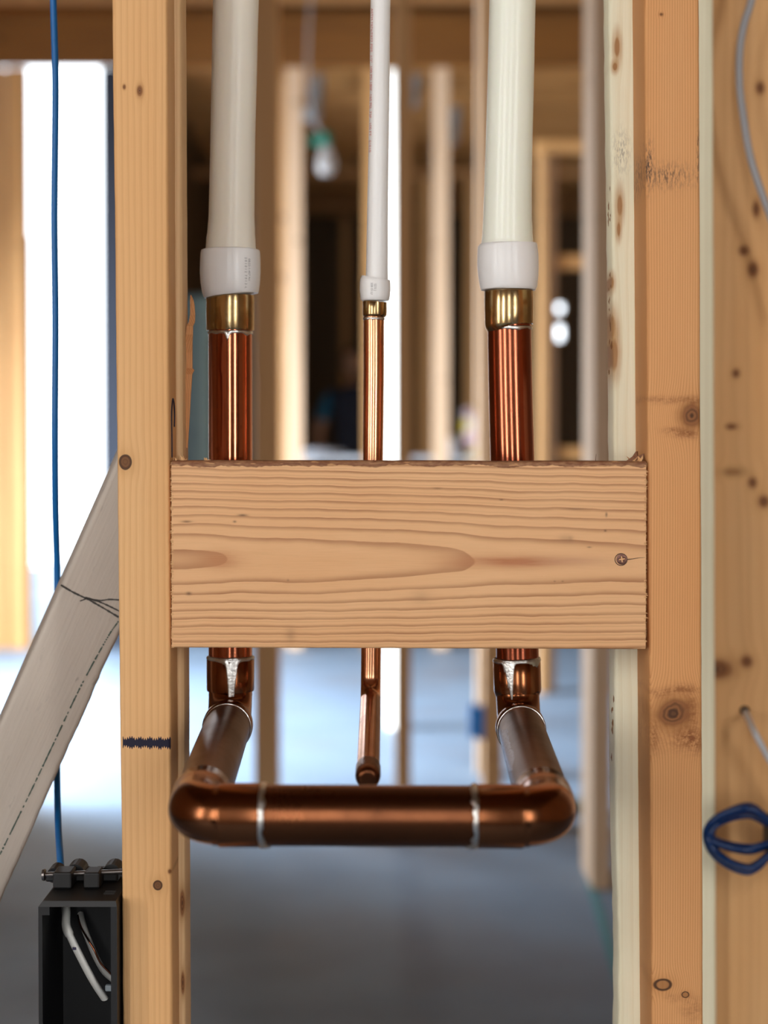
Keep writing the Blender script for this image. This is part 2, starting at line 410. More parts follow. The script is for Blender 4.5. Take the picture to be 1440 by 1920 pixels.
# workbench with pale sheets, bag, white lump
YW = 10.6; zt = P(0, 856, YW).z
t = empty('workbench', (P(700, 856, YW).x, YW+.3, 0), 'workbench topped with pale sheets, seen edge on just above the front block', 'table')
x0, x1 = P(545, 850, YW).x, P(905, 850, YW).x
mb = MB(); mb.rbox((x0, YW, zt-.03), (x1, YW+.6, zt), .004); mb.ob('table_top', plain('drywall_pale', (.62,.64,.68), .6), t, origin=(x0, YW, zt-.03))
for xx in (x0+.05, x1-.09):
    for yy in (YW+.03, YW+.53):
        mb = MB(); mb.rbox((xx, yy, 0), (xx+.04, yy+.04, zt-.031), .003); mb.ob('leg', m_bg, t, origin=(xx, yy, 0))
def lump(name, c, r, mat, label, cat, parent=None, sd=1., ns=.25):
    bm = bmesh.new(); bmesh.ops.create_icosphere(bm, subdivisions=3, radius=1)
    for v in bm.verts:
        k = 1+ns*noise.noise(v.co*2.2+Vector((sd,0,0))); v.co = Vector((v.co.x*r[0]*k, v.co.y*r[1]*k, max(-r[2]*.8, v.co.z*r[2]*k)))+Vector(c)
    vs = [v.co.copy() for v in bm.verts]; fs = [tuple(v.index for v in f.verts) for f in bm.faces]; bm.free()
    o = obj(name, vs, fs, mat, parent, origin=(c[0], c[1], c[2]-r[2]*.8), smooth=True)
    return tag(o, label, cat)
c0 = P(843, 846, YW+.2); lump('plastic_bag', (c0.x, c0.y, zt+.05), (.055,.06,.0625), plain('white_bag', (.75,.78,.86), .5), 'crumpled white plastic bag on the workbench, left of the yellow one', 'bag', sd=3)
c0 = P(600, 850, YW+.2); lump('crumpled_sheet', (c0.x, c0.y, zt+.0208), (.14,.1,.026), plain('white_sheet', (.6,.62,.68), .5), 'low pale crumpled sheet lying on the workbench, left end', 'sheet', sd=8)
# upright coloured bag: printed yellow / white / pink patches
M = Mat('printed_bag', .5); x, y, z = M.xyz(); v = M.noise(M.vec(x, y, z), 11, 0)
c = M.mix((.75,.73,.74), (.80,.55,.04), v.step(.52, .56)); c = M.mix(c, (.72,.45,.50), v.step(.40, .36)); c = M.mix(c, (.30,.45,.65), (v-.47).abs().step(.02, .0)); M.col(c)
a = P(866, 850, YW+.25); b = P(906, 776, YW+.25)
mb = MB(); mb.sweep([(a.x*.5+b.x*.5, YW+.3, zt), (a.x*.5+b.x*.5, YW+.3, zt+.01), (a.x*.5+b.x*.5+.004, YW+.3, zt+.13), (a.x*.5+b.x*.5-.006, YW+.3, b.z-.015), (a.x*.5+b.x*.5-.018, YW+.3, b.z), (a.x*.5+b.x*.5-.035, YW+.3, b.z+.03)], [.055,.064,.066,.055,.022,.03], 20)
o = mb.ob('printed_bag', M.m, origin=(a.x*.5+b.x*.5, YW+.3, zt), smooth=True); tag(o, 'upright bag printed yellow, white and pink standing on the workbench', 'bag')
# teal panel standing in for the dim bluish opening in the left gap
a = P(338, 700, 11.5); b = P(396, 552, 11.5)
M = Mat('teal_opening_view', .35); x, y, z = M.xyz(); v = M.noise(M.vec(x*6, y, z*1.5), 2, 3)
M.col(M.mix(M.mix((.20,.33,.36), (.33,.52,.50), x.step(.0, .08)), (.05,.10,.13), v.step(.58, .68)*.8))
mb = MB(); mb.rbox((a.x, 11.5, 0), (b.x, 11.6, b.z), .02); o = mb.ob('opening_view_panel', M.m, origin=((a.x+b.x)/2, 11.5, 0)); tag(o, 'tall teal panel standing in for a dim opening right of the left front stud', 'panel')

# work light hanging by its cord
c0 = P(612, 300, 9.0); zc = P(0, 268, 9.0).z
t = empty('work_light', (c0.x, 9.0, c0.z), 'unlit glass bulb hanging under a green socket among the far joists', 'lamp')
bu = MB(); prof = [(.000,-.075),(.030,-.072),(.045,-.05),(.047,-.02),(.040,.02),(.028,.05),(.022,.07)]
bu.sweep([(c0.x, 9.0, c0.z+h) for r_, h in prof], [max(r_, .0008) for r_, h in prof], 20)
M = Mat('bulb_glass', .15); M.col((.55,.52,.5)); M.b.inputs['Transmission Weight'].default_value = .5; bu.ob('bulb', M.m, t, origin=c0, smooth=True)
mb = MB(); mb.sweep([(c0.x, 9.0, c0.z+.071), (c0.x, 9.0, c0.z+.12), (c0.x-.02, 9.0, c0.z+.13)], [.028,.03,.02], 16); mb.sweep([(c0.x, 9.0, c0.z+.1), (c0.x-.08, 9.0, c0.z+.098)], [.026,.03], 12)
mb.ob('socket', plain('green_plastic', (.005,.13,.085), .4), t, origin=(c0.x, 9.0, c0.z+.071), smooth=True)
mb = MB(); mb.sweep(spline([(c0.x-.02, 9.0, c0.z+.13), (c0.x-.06, 9.0, c0.z+.2), (c0.x-.09, 9.0, c0.z+.5), (c0.x-.05, 9.02, ZC-.01)]), .006, 8)
mb.ob('cord', plain('grey_cord', (.3,.28,.27), .5), t, origin=(c0.x, 9.0, c0.z+.13), smooth=True)
# crinkled flexible ducts / wiring among the joists
m_foil = plain('duct_foil', (.45,.47,.48), .35, .6)
for (px, py, Y, L, lab) in [(590, 215, 10.6, .10, 'grey flexible duct end between joists left of the middle pipe'), (775, 190, 10.6, .12, 'grey flexible duct end between joists right of the middle pipe'), (850, 262, 11.6, .10, 'small grey duct elbow beside the right plastic pipe, under the joists')]:
    c0 = P(px, py, Y); pts = []; rr = []
    for i in range(30):
        u = i/29; pts.append((c0.x-L/2+L*u, Y+.08*math.sin(u*2), c0.z+.03*u+(ZF-.0-c0.z)*max(0,u-.5)*2)); rr.append(.035+.005*(i%2))
    mb = MB(); mb.sweep(pts, rr, 16); o = mb.ob('flexible_duct', m_foil, origin=pts[0], smooth=True); tag(o, lab, 'duct')
# ------------------------------------------------------------------ worker in the background
def person():
    Y = 13.4; x0 = P(664, 700, Y).x; s = 1.84/1.75
    def V(x, y, z): return (x0+x*s, Y+y*s, z*s)
    J = {'pel': (V(0,0,.95), .135), 'bel': (V(0,0,1.1), .125), 'che': (V(0,0,1.3), .145), 'nb': (V(0,-.01,1.45), .075), 'nk': (V(0,-.02,1.52), .052),
         'sl': (V(-.17,0,1.42), .062), 'el': (V(-.25,-.02,1.15), .045), 'wl': (V(-.24,-.14,.95), .032),
         'sr': (V(.17,0,1.42), .062), 'er': (V(.24,-.02,1.15), .045), 'wr': (V(.2,-.2,1.05), .032),
         'hl': (V(-.095,0,.90), .092), 'kl': (V(-.11,-.03,.5), .062), 'al': (V(-.12,.03,.1), .043), 'tl': (V(-.13,-.1,.045), .036),
         'hr': (V(.095,0,.90), .092), 'kr': (V(.12,-.02,.5), .062), 'ar': (V(.13,.04,.1), .043), 'tr': (V(.14,-.09,.045), .036)}
    E = [('pel','bel'),('bel','che'),('che','nb'),('nb','nk'),('che','sl'),('sl','el'),('el','wl'),('che','sr'),('sr','er'),('er','wr'),
         ('pel','hl'),('hl','kl'),('kl','al'),('al','tl'),('pel','hr'),('hr','kr'),('kr','ar'),('ar','tr')]
    def skin(name, J, E, mats, parent, root, fn=None, lv=1):
        keys = list(J); me = bpy.data.meshes.new(name+'_rig'); me.from_pydata([J[k][0] for k in keys], [(keys.index(a), keys.index(b)) for a, b in E], [])
        o = bpy.data.objects.new(name+'_rig', me); sc.collection.objects.link(o)
        sk = o.modifiers.new('s', 'SKIN'); sk.use_smooth_shade = True
        for i, k in enumerate(keys):
            r = J[k][1]; me.skin_vertices[0].data[i].radius = (r, r) ; me.skin_vertices[0].data[i].use_root = (k == root)
        su = o.modifiers.new('u', 'SUBSURF'); su.levels = lv; su.render_levels = lv
        dg = bpy.context.evaluated_depsgraph_get(); dg.update(); m2 = bpy.data.meshes.new_from_object(o.evaluated_get(dg))
        vs = [v.co.copy() for v in m2.vertices]; fs = [tuple(p.vertices) for p in m2.polygons]
        bpy.data.objects.remove(o)
        fm = [fn(sum((vs[i] for i in f), Vector())/len(f)) for f in fs] if fn else None
        return obj(name, vs, fs, mats, parent, origin=(x0, Y, 0), smooth=True, fmat=fm)
    root = empty('person', (x0, Y, 0), 'person in dark navy clothes and blue jeans standing behind the thin middle pipe', 'person')
    navy = plain('navy_cloth', (.012,.018,.04), .8); teal = plain('teal_sleeve', (.01,.12,.22), .8); jean = plain('jeans_blue', (.03,.10,.16), .8)
    skinm = plain('skin', (.35,.19,.12), .5); boot = plain('boot_brown', (.05,.03,.02), .6)
    def fn(c):
        z = c.z/s; ax = abs(c.x-x0)/s
        if z < .12: return 4
        if z < .98 and ax < .2 and not (c.y < Y-.08 and z > .85): return 2
        if z > 1.47 and ax < .07: return 3
        if ax > .17 and z > 1.22: return 1
        if ax > .19: return 3
        return 0
    skin('body', J, E, [navy, teal, jean, skinm, boot], root, 'pel', fn)
    for sgn, wrist, dr in ((-1, J['wl'][0], Vector((0,-.35,-1))), (1, J['wr'][0], Vector((0,-1,-.2)))):
        W = Vector(wrist); dr = dr.normalized(); hj = {'w': (tuple(W), .026), 'p': (tuple(W+dr*.06), .034)}; he = [('w','p')]
        side = Vector((1,0,0))
        for i, (o_, L) in enumerate(((-.03,.07),(-.01,.08),(.01,.075),(.03,.06))):
            b0 = W+dr*.085+side*o_; hj['f%da' % i] = (tuple(b0), .011); hj['f%db' % i] = (tuple(b0+dr*L*.5+Vector((0,-.008,-.005))), .009); hj['f%dc' % i] = (tuple(b0+dr*L+Vector((0,-.02,-.02))), .008)
            he += [('p','f%da' % i), ('f%da' % i,'f%db' % i), ('f%db' % i,'f%dc' % i)]
        hj['ta'] = (tuple(W+dr*.04+side*(-sgn*.04)), .012); hj['tb'] = (tuple(W+dr*.075+side*(-sgn*.055)), .010); he += [('w','ta'),('ta','tb')]
        skin('hand', hj, he, [plain('navy_glove', (.012,.03,.10), .7)], root, 'w')
    # head: turned a little to the left
    bm = bmesh.new(); bmesh.ops.create_uvsphere(bm, u_segments=24, v_segments=18, radius=1)
    hc = Vector(V(0, -.03, 1.635)); 
    for v in bm.verts:
        p = v.co.copy(); k = 1.0
        jaw = max(0, -p.z); p.x *= 1-.28*jaw; p.y *= (1-.12*jaw)
        if p.y < 0:
            p.y -= .22*math.exp(-((p.x/.16)**2+((p.z+.10)/.16)**2))          # nose
            p.y += .07*math.exp(-(((abs(p.x)-.38)/.14)**2+((p.z-.06)/.1)**2))   # eye sockets
            p.y -= .06*math.exp(-((p.x/.25)**2+((p.z+.48)/.07)**2))          # lips
        p.x += (0.12*math.exp(-((p.y/.18)**2+((p.z+.02)/.22)**2)))*(1 if p.x > 0 else -1) if abs(p.x) > .8 else 0
        v.co = Matrix.Rotation(R(-25), 3, 'Z') @ Vector((p.x*.076, p.y*.095, p.z*.118)) + hc
    vs = [v.co.copy() for v in bm.verts]; fs = [tuple(v.index for v in f.verts) for f in bm.faces]; bm.free()
    h = obj('head', vs, fs, skinm, root, origin=hc, smooth=True)
    bm = bmesh.new(); bmesh.ops.create_uvsphere(bm, u_segments=20, v_segments=12, radius=1)
    bmesh.ops.delete(bm, geom=[v for v in bm.verts if v.co.z < -.1 and v.co.y < .1 or (v.co.z < .35 and v.co.y < -.3)], context='VERTS')
    for v in bm.verts: v.co = Vector((v.co.x*.086, v.co.y*.104, v.co.z*.13)) + hc
    vs = [v.co.copy() for v in bm.verts]; fs = [tuple(v.index for v in f.verts) for f in bm.faces]; bm.free()
    obj('hair', vs, fs, plain('hair_black', (.01,.008,.007), .6), h, origin=hc, smooth=True)
person()

# ------------------------------------------------------------------ front studs
Y0 = 1.32
def lumber(name, edge, Ya, Yb, mat, z0=0., z1=2.75, nz=260, r=.0025, jl=.0004, jr=.0004, seed=0, parent=None, wane=None):
    """upright board: edge(z)->(xl,xr); rounded corners; slightly uneven edges"""
    vs = []; fs = []
    cs = []
    for i in range(nz+1):
        z = z0+(z1-z0)*i/nz; xl, xr = edge(z)
        nl = noise.noise(Vector((seed, z*9, 0)))*jl + noise.noise(Vector((seed, z*55, 3)))*jl*.6
        nr = noise.noise(Vector((seed+5, z*9, 0)))*jr + noise.noise(Vector((seed+5, z*55, 3)))*jr*.6
        if wane: nl += wane(z)
        xl += nl; xr += nr; ring = []
        for (cx, cy, a0) in ((xl+r, Ya+r, 180), (xr-r, Ya+r, 270), (xr-r, Yb-r, 0), (xl+r, Yb-r, 90)):
            for k in range(4):
                a = R(a0+k*30); ring.append((cx+math.cos(a)*r, cy+math.sin(a)*r, z))
        vs += ring
    n = 16
    for i in range(nz):
        for k in range(n):
            k2 = (k+1) % n; fs.append((i*n+k, i*n+k2, (i+1)*n+k2, (i+1)*n+k))
    fs.append(tuple(range(n))[::-1]); fs.append(tuple(nz*n+k for k in range(n)))
    xl, xr = edge(z0)
    return obj(name, vs, fs, mat, parent, origin=((xl+xr)/2, Ya, z0), smooth=True)
def edge_fn(Y, l0, l1, r0, r1, py0=0, py1=1920):
    A0, A1, B0, B1 = P(l0, py0, Y), P(l1, py1, Y), P(r0, py0, Y), P(r1, py1, Y)
    def f(z):
        t = (z-A0.z)/(A1.z-A0.z); return (A0.x+(A1.x-A0.x)*t, B0.x+(B1.x-B0.x)*t)
    return f
def K(px, py, rx, ry, kind, Y=Y0):
    p = P(px, py, Y); return (p.x, p.z, mm(rx, Y), mm(ry, Y), kind)
def org(f, Ya, z0=0.):
    a, b = f(z0); return ((a+b)/2, Ya, z0)
# left front stud
f1 = edge_fn(Y0, 210, 231, 313.5, 323.5)
kn = [K(235,866,11,13,'pith'), K(262,170,5,9,'knot'), K(233,163,2.5,4,'knot'), K(296,1660,8,9,'pith'), K(318,1634,3,4,'knot')]
p = P(230, 1392, Y0); q = P(320, 1392, Y0)
m_f1 = wood_stud('stud_left_wood', (.80,.47,.21), (.55,.24,.075), .0046, kn, org(f1, Y0), line=.27, wob=1.0, seed=2., marker=((p.x, q.x, p.z, .0036),), warm=.35, low=.8)
fs1 = lumber('wood_stud', f1, Y0, Y0+.045, m_f1, seed=1); tag(fs1, 'sharp orange front stud left of the block, dark round knot and black marker dash', 'stud')
# black pencilled loop on its inner side
c0 = P(323, 748, Y0+.005)
def on_side(dy, py, e=.0002):
    z = P(0, py, Y0+dy).z; return Vector((f1(z)[1]+e, Y0+dy, z))
pts = [on_side(.012, 858), on_side(.012, 820), on_side(.011, 790), on_side(.013, 765), on_side(.020, 748), on_side(.027, 758), on_side(.030, 778), on_side(.028, 800)]
mb = MB(); mb.sweep(spline(pts, 6), .0007, 6); mb.ob('marker_line', plain('black_marker', (.015,.012,.03), .6), fs1, origin=pts[0], smooth=True)
# second stud behind it
f2 = edge_fn(Y0+.0455, 245, 262, 339, 348)
f2b = lambda z: (f2(z)[0], f2(z)[1])
m_f2 = wood_stud('stud_left_back_wood', (.82,.56,.30), (.56,.28,.11), .004, [K(343,1690,4,22,'knot',Y0+.05), K(344,1840,3,20,'knot',Y0+.05), K(345,30,2,9,'knot',Y0+.05)], org(f2, Y0+.0455), line=.3, seed=7.)
fs2 = lumber('wood_stud', f2, Y0+.0455, Y0+.085, m_f2, seed=4); tag(fs2, 'lighter stud tight behind the left front stud, a torn splinter on its edge', 'stud')
# torn splinter
m_spl = wood_stud('splinter_wood', (.70,.36,.16), (.35,.13,.04), .0015, (), (0,0,0), seed=3.)
YS = Y0+.07
def sliver(outline, Y, t, name, mat, parent, th=.0012):
    "thin torn piece from left/right pixel profile rows (py, xl, xr)"
    vs = []; fs = []
    for i, (py, xl, xr) in enumerate(outline):
        a = P(xl, py, Y); b = P(xr, py, Y); bow = .004*math.sin(i*.9)
        vs += [(a.x, Y+bow, a.z), (b.x, Y+bow-.001, b.z), (b.x, Y+bow+th, b.z), (a.x, Y+bow+th, a.z)]
    n = len(outline)
    for i in range(n-1):
        for k in range(4): fs.append((i*4+k, i*4+(k+1) % 4, (i+1)*4+(k+1) % 4, (i+1)*4+k))
    fs += [(0,1,2,3), tuple((n-1)*4+k for k in range(4))]
    return obj(name, vs, fs, mat, parent, origin=P(outline[0][1], outline[0][0], Y))
sliver([(553,357,358.5),(562,355.5,362),(572,355.5,364),(590,356,365.5),(604,354.5,366),(612,351,363),(628,349.5,362.5),(640,347,361),(660,346,360),(690,345,360),(694,345,364),(702,345,361),(740,345,359),(790,345,356),(840,345,352)], YS, 0, 'splinter', m_spl, fs2)

# right front stud
f3 = edge_fn(Y0, 1208, 1222, 1311, 1319)
kn = [K(1297,780,17,20,'big'), K(1264,1338,30,22,'big'), K(1243,1846,15,10,'ring'), K(1285,1865,6,5,'ring'), K(1240,27,3,2.5,'knot'), ]
stn = [(P(a_, b_, Y0).x, P(a_, b_, Y0).z, mm(c_, Y0), mm(d_, Y0), e_) for a_, b_, c_, d_, e_ in ((1290,1392,34,22,1.), (1270,1296,45,9,.8), (1228,1370,10,30,.7), (1296,1345,14,34,.8), (1250,748,48,7,.6), (1290,812,26,8,.9), (1262,805,20,6,.6), (1300,750,16,8,.7), (1300,1885,20,22,.5), (1262,1870,16,8,.4))]
p = P(1216, 315, Y0)
gr = [(P(1216,310,Y0).x, P(0,310,Y0).z, .0035, .016, 1.0), (P(1250,330,Y0).x, P(0,330,Y0).z, .018, .008, .8), (P(1309,290,Y0).x, P(0,290,Y0).z, .0012, .02, .8)]
m_f3 = wood_stud('stud_right_wood', (.74,.38,.155), (.46,.17,.05), .00185, kn, org(f3, Y0), line=.45, wob=.8, seed=11., grime=gr, tint=(.42,.17,.04), warm=.3, stains=stn)
fs3 = lumber('wood_stud', f3, Y0, Y0+.064, m_f3, seed=9); tag(fs3, 'sharp reddish orange front stud right of the block, big knots and a grey smudge', 'stud')
# pale knotty stud behind it
YQ = Y0+.0645
f4 = edge_fn(YQ, 1143, 1158, 1240, 1250)
kn = [K(1157,88,6,22,'faint',YQ), K(1153,125,5,9,'faint',YQ), K(1162,385,6,24,'faint',YQ), K(1160,430,4,16,'faint',YQ), K(1147,530,5,14,'faint',YQ), K(1146,612,9,28,'faint',YQ), K(1152,665,8,34,'faint',YQ), K(1140,355,3,34,'faint',YQ), K(1163,930,2,8,'faint',YQ)]
def wane(z):
    return .0012*noise.noise(Vector((3, z*6, 1))) + .0005*noise.noise(Vector((3, z*90, 1)))
m_f4 = wood_stud('stud_pale_wood', (.95,.92,.70), (.74,.62,.34), .007, kn, org(f4, YQ), line=.22, wob=1.4, seed=17., tint=(.62,.40,.18), warm=.12, fib=.15, grime=[(P(1165,285,YQ).x, P(0,285,YQ).z, .006, .014, .5)])
fs4 = lumber('wood_stud', f4, YQ, YQ+.036, m_f4, seed=13, jl=.0009, wane=wane, r=.003); tag(fs4, 'cream coloured stud with a column of oval knots, behind the right front stud', 'stud')
# bark flakes on the pale stud's left edge
mb = MB(); rnd = random.Random(5)
for k in range(26):
    py = rnd.choice([rnd.uniform(340, 420), rnd.uniform(510, 700), rnd.uniform(1300, 1460)]); z = P(0, py, YQ).z; xl = f4(z)[0]+wane(z)
    L = rnd.uniform(.002, .009); ww = rnd.uniform(.0004, .0011); yy = YQ+rnd.uniform(.002, .02)
    mb.add([(xl-.0002, yy, z-L/2), (xl-ww, yy, z), (xl-.0002, yy, z+L/2), (xl+.001, yy+.001, z)], [(0,1,2,3)])
mb.ob('bark_flakes', plain('bark_brown', (.22,.10,.04), .8), fs4, origin=(f4(1.1)[0], YQ, 1.1))['kind'] = 'stuff'

# ------------------------------------------------------------------ blocking board
YBk = Y0-.002
bl, br = P(322, 1040, YBk).x, P(1211, 1040, YBk).x
zt, zb = P(700, 864, YBk).z, P(700, 1216, YBk).z
zc = P(700, 1051, YBk).z; xc = (bl+br)/2
M = Mat('block_wood', .6, 0, .3); og = (xc, YBk, zb); x, y, z = M.xyz(og)
wv = M.noise(M.vec(x*9, 2., z*10), 1, 2)-.5; wv2 = M.noise(M.vec(x*34, y*10, z*50), 1, 3)-.5
zz = z - zc + wv*.0050 + wv2*.0026 + x*.006
# depth of the pith below the face along the board
cv = M.nt.nodes.new('ShaderNodeFloatCurve'); u = (x-bl)/(br-bl); M.nt.links.new(u.s, cv.inputs['Value'])
pts = [(0, 23.6), (.10, 24.4), (.135, 25.2), (.30, 25.6), (.50, 27.6), (.60, 28.9), (.65, 30.2), (.85, 31.6), (1.0, 32.4)]
cm = cv.mapping.curves[0]
while len(cm.points) < len(pts): cm.points.new(.5, .5)
for q_, (a, b) in zip(cm.points, pts): q_.location = (a, (b-20)/20)
cv.mapping.update()
dpt = X(M.nt, cv.outputs[0])*.020+.020 - y*1.0 + YBk
rr = ((zz*zz)+(dpt*dpt)).sqrt()
rn = rr/.005 + (M.noise(M.vec(x*3, 5., z*25), 1, 2)-.5)*.55 - zz.abs().step(.035, .07)*0
t_ = rn.fract()
ln = t_.step(.45, .97)*t_.step(1.0, .965)
sub = (rn*2.0+.37).fract(); ln2 = sub.step(.6, .97)*sub.step(1.0, .96)*zz.abs().step(.02, .05)
fib = M.noise(M.vec(x*40, y*900, z*1400), 1, 3); tone = M.noise(M.vec(x*7, 1., z*30), 1, 3)
c = M.mix((.83,.49,.25), (.74,.38,.165), (tone-.3)*1.3)
c = M.mix(c, (.36,.14,.055), ln.pow(1.5)*(M.noise(M.vec(x*14, 0., z*60), 1, 2)*.9+.35)*.85)
c = M.mix(c, (.50,.24,.10), ln2*.35)
c = M.mix(c, (.60,.33,.14), (fib-.5)*.7)
# reddish cathedral tips
def ell(px, py, rx, ry): 
    p = P(px, py, YBk); return ((((x-p.x)/mm(rx, YBk)).pow(2)+((z-p.z)/mm(ry, YBk)).pow(2))*-1).exp()
st = M.noise(M.vec(x*25, 0., z*300), 1, 3)
c = M.mix(c, (.50,.20,.085), ell(960,1053,110,12)*(st*1.2+.35))
c = M.mix(c, (.52,.22,.09), ell(412,1051,38,17)*(st*1.0+.3))
c = M.mix(c, (.50,.25,.15), ell(1075,1052,70,9)*.35)
for (a_, b_, cx_, cz_, s_) in [(455,966,9,2,1.), (350,978,9,2.2,1.), (440,978,3,2,.8), (354,1113,5,3,1.), (1137,965,2,4,1.), (1135,995,2.5,2,1.), (1080,954,22,2,.6), (1060,1010,14,8,.3), (1105,1026,4,1.5,.8), (545,1190,10,14,.35), (790,1120,20,14,.22), (820,916,8,2,.5), (940,937,4,1.5,.8), (1070,1010,5,5,.3), (1040,1090,2,1.5,.6), (1055,1090,2,1.5,.6), (540,1088,2,2,.5)]:
    c = M.mix(c, (.16,.08,.04), ell(a_, b_, cx_, cz_)*s_*(st*.8+.45))
# torn bark-brown strip along the top arris
edge = (z - zt) + (M.noise(M.vec(x*26, 0., 7.), 1, 4, .65)-.5)*.0135
strip = edge.step(-.0040, -.0034)
c = M.mix(c, (.20,.075,.035), strip*(M.noise(M.vec(x*180, y*100, z*500), 1, 3)*.8+.45))
c = M.mix(c, (.62,.33,.15), strip*M.noise(M.vec(x*70, 0., z*420), 1, 2).step(.60, .66)*.8)
M.col(c)
M.bump(t_*-.35+fib*.5+strip*-1.2, .0007, .5); m_blk = M.m
# body: front face rounded at top, uneven saw-cut ends
nx = 220; prof = []
T = .038; r = .0022
vs = []; fs = []
for i in range(nx+1):
    t = i/nx; xx = bl+(br-bl)*t
    rt = r*(1.1+.7*noise.noise(Vector((xx*40, 0, 0)))); zt_ = zt+.0006*noise.noise(Vector((xx*18, 4, 0))) - (t-.5)*.0006; zb_ = zb - (t-.5)*.0012
    ring = []
    for (cy, cz, a0, rad) in ((YBk+rt, zt_-rt, 90, rt), (YBk+r, zb_+r, 180, r), (YBk+T-r, zb_+r, 270, r), (YBk+T-r, zt_-r, 0, r)):
        for k in range(5):
            a = R(a0+k*22.5); ring.append((xx, cy+math.cos(a)*rad, cz+math.sin(a)*rad))
    vs += ring
n = 20
for i in range(nx):
    for k in range(n): fs.append((i*n+k, i*n+(k+1) % n, (i+1)*n+(k+1) % n, (i+1)*n+k))
fs += [tuple(range(n)), tuple(nx*n+k for k in range(n))]
blk = obj('blocking_board', vs, fs, m_blk, origin=og, smooth=True)
tag(blk, 'wide light wooden block with horizontal grain fixed between the two front studs', 'board')
# frayed saw-cut ends
mb = MB(); rnd = random.Random(3)
for side in (0, 1):
    for k in range(330):
        z = rnd.uniform(zb+.001, zt-.001); xx = bl if side == 0 else br; s = -1 if side == 0 else 1
        L = rnd.uniform(.0004, .0013)*(1.8 if rnd.random() < .08 else 1); dz = rnd.uniform(-.9, .9)*L; wd = rnd.uniform(.0003, .0008); yy = YBk+rnd.uniform(-.0004, .003)
        mb.add([(xx-s*.0012, yy, z-wd), (xx-s*.0012, yy, z+wd), (xx+s*L, yy-rnd.uniform(0,.0006), z+dz), (xx-s*.0012, yy+.0006, z)], [(0,1,2),(1,3,2),(3,0,2),(0,3,1)])
# curled shavings at the top corners
for (px, py, s_, cnt, ang0) in ((333, 866, 1, 14, 60), (1190, 866, 1, 16, 50), (388, 864, .6, 5, 80)):
    for k in range(cnt):
        p = P(px+rnd.uniform(-8, 12)*s_, py+1, YBk+rnd.uniform(.002, .03)); a = R(rnd.uniform(25, 155)); L = rnd.uniform(.002, .0065)*s_
        d = Vector((math.cos(a), rnd.uniform(-.3,.3), math.sin(a)))*L; side = Vector((.0004+rnd.random()*.0006, 0, 0))
        mb.add([p-side, p+side, p+d*.6+side*.8+Vector((.0004,0,0)), p+d], [(0,1,2,3)])
fr = mb.ob('frayed_fibres', wood_stud('fibre_wood', (.72,.42,.19), (.35,.15,.05), .001, (), og, seed=1.), blk, origin=og); fr['kind'] = 'stuff'
# torn flap at the right top corner
pf = [P(1172,866,YBk+.012), P(1186,856,YBk+.014), P(1192,847,YBk+.016), P(1196,846,YBk+.018), P(1197,858,YBk+.016), P(1206,852,YBk+.014), P(1208,850,YBk+.013), P(1206,866,YBk+.012)]
mb = MB(); mb.add(pf+[p+Vector((0,.0015,0)) for p in pf], [tuple(range(8)), tuple(range(15,7,-1))]+[(i,(i+1)%8,8+(i+1)%8,8+i) for i in range(8)])
mb.ob('splinter', plain('torn_bark', (.25,.11,.055), .7), blk, origin=pf[0])
pf = [P(1192,866,YBk+.01), P(1192.5,850,YBk+.01)]
mb = MB(); mb.sweep([P(1116.5,866,YBk+.01), P(1117,858,YBk+.01), P(1118,851,YBk+.011)], [.0003,.0002,.0001], 5); mb.ob('splinter', plain('thin_fibre', (.15,.07,.03), .7), blk, origin=P(1116.5,866,YBk+.01))
# screw with cross recess and split
sp = P(1166, 1048.5, YBk); m_scr = plain('bronze_screw', (.16,.075,.055), .38, .75)
scr = MB(); segs = 40; rs = mm(10.3, YBk); vs = []; fs = []
R_ = [0, .15, .3, .45, .6, .75, .88, .96, 1.0, 1.0]
for i, q in enumerate(R_):
    for k in range(segs):
        a = 2*math.pi*k/segs; px_, pz_ = q*rs*math.cos(a), q*rs*math.sin(a)
        a2 = a-R(8); u_, v_ = abs(q*math.cos(a2)), abs(q*math.sin(a2))
        rec = max(0, 1-min(u_, v_)/.17)*max(0, min(1, (.62-max(u_, v_))/.15)); rec = min(1, rec*1.6)
        yy = -.00035*(1-q**3) + rec*.0011 + (.0016 if i == len(R_)-1 else 0)
        vs.append((sp.x+px_, YBk-.00015+yy, sp.z+pz_))
for i in range(len(R_)-1):
    for k in range(segs): fs.append((i*segs+k, i*segs+(k+1) % segs, (i+1)*segs+(k+1) % segs, (i+1)*segs+k))
scr = obj('screw', vs, fs, m_scr, blk, origin=sp, smooth=True); scr['label'] = 'bronze cross-head screw'
mb = MB(); vs = []; rim = []
for k in range(41):   # pressed dark rim of the countersink
    a = 2*math.pi*k/40; rim.append(Vector((sp.x+math.cos(a)*rs*1.1-.0006, YBk-.00005, sp.z+math.sin(a)*rs*1.08-.0002)))
mb.sweep(rim, .00035, 6, cap=False); mb.sweep([P(1176,1049,YBk), P(1186,1048,YBk), P(1198,1046,YBk), P(1209,1045.5,YBk)], [.00045,.0003,.0002,.0001], 6)
mb.ob('crack', plain('crack_dark', (.10,.05,.03), .8), blk, origin=sp)

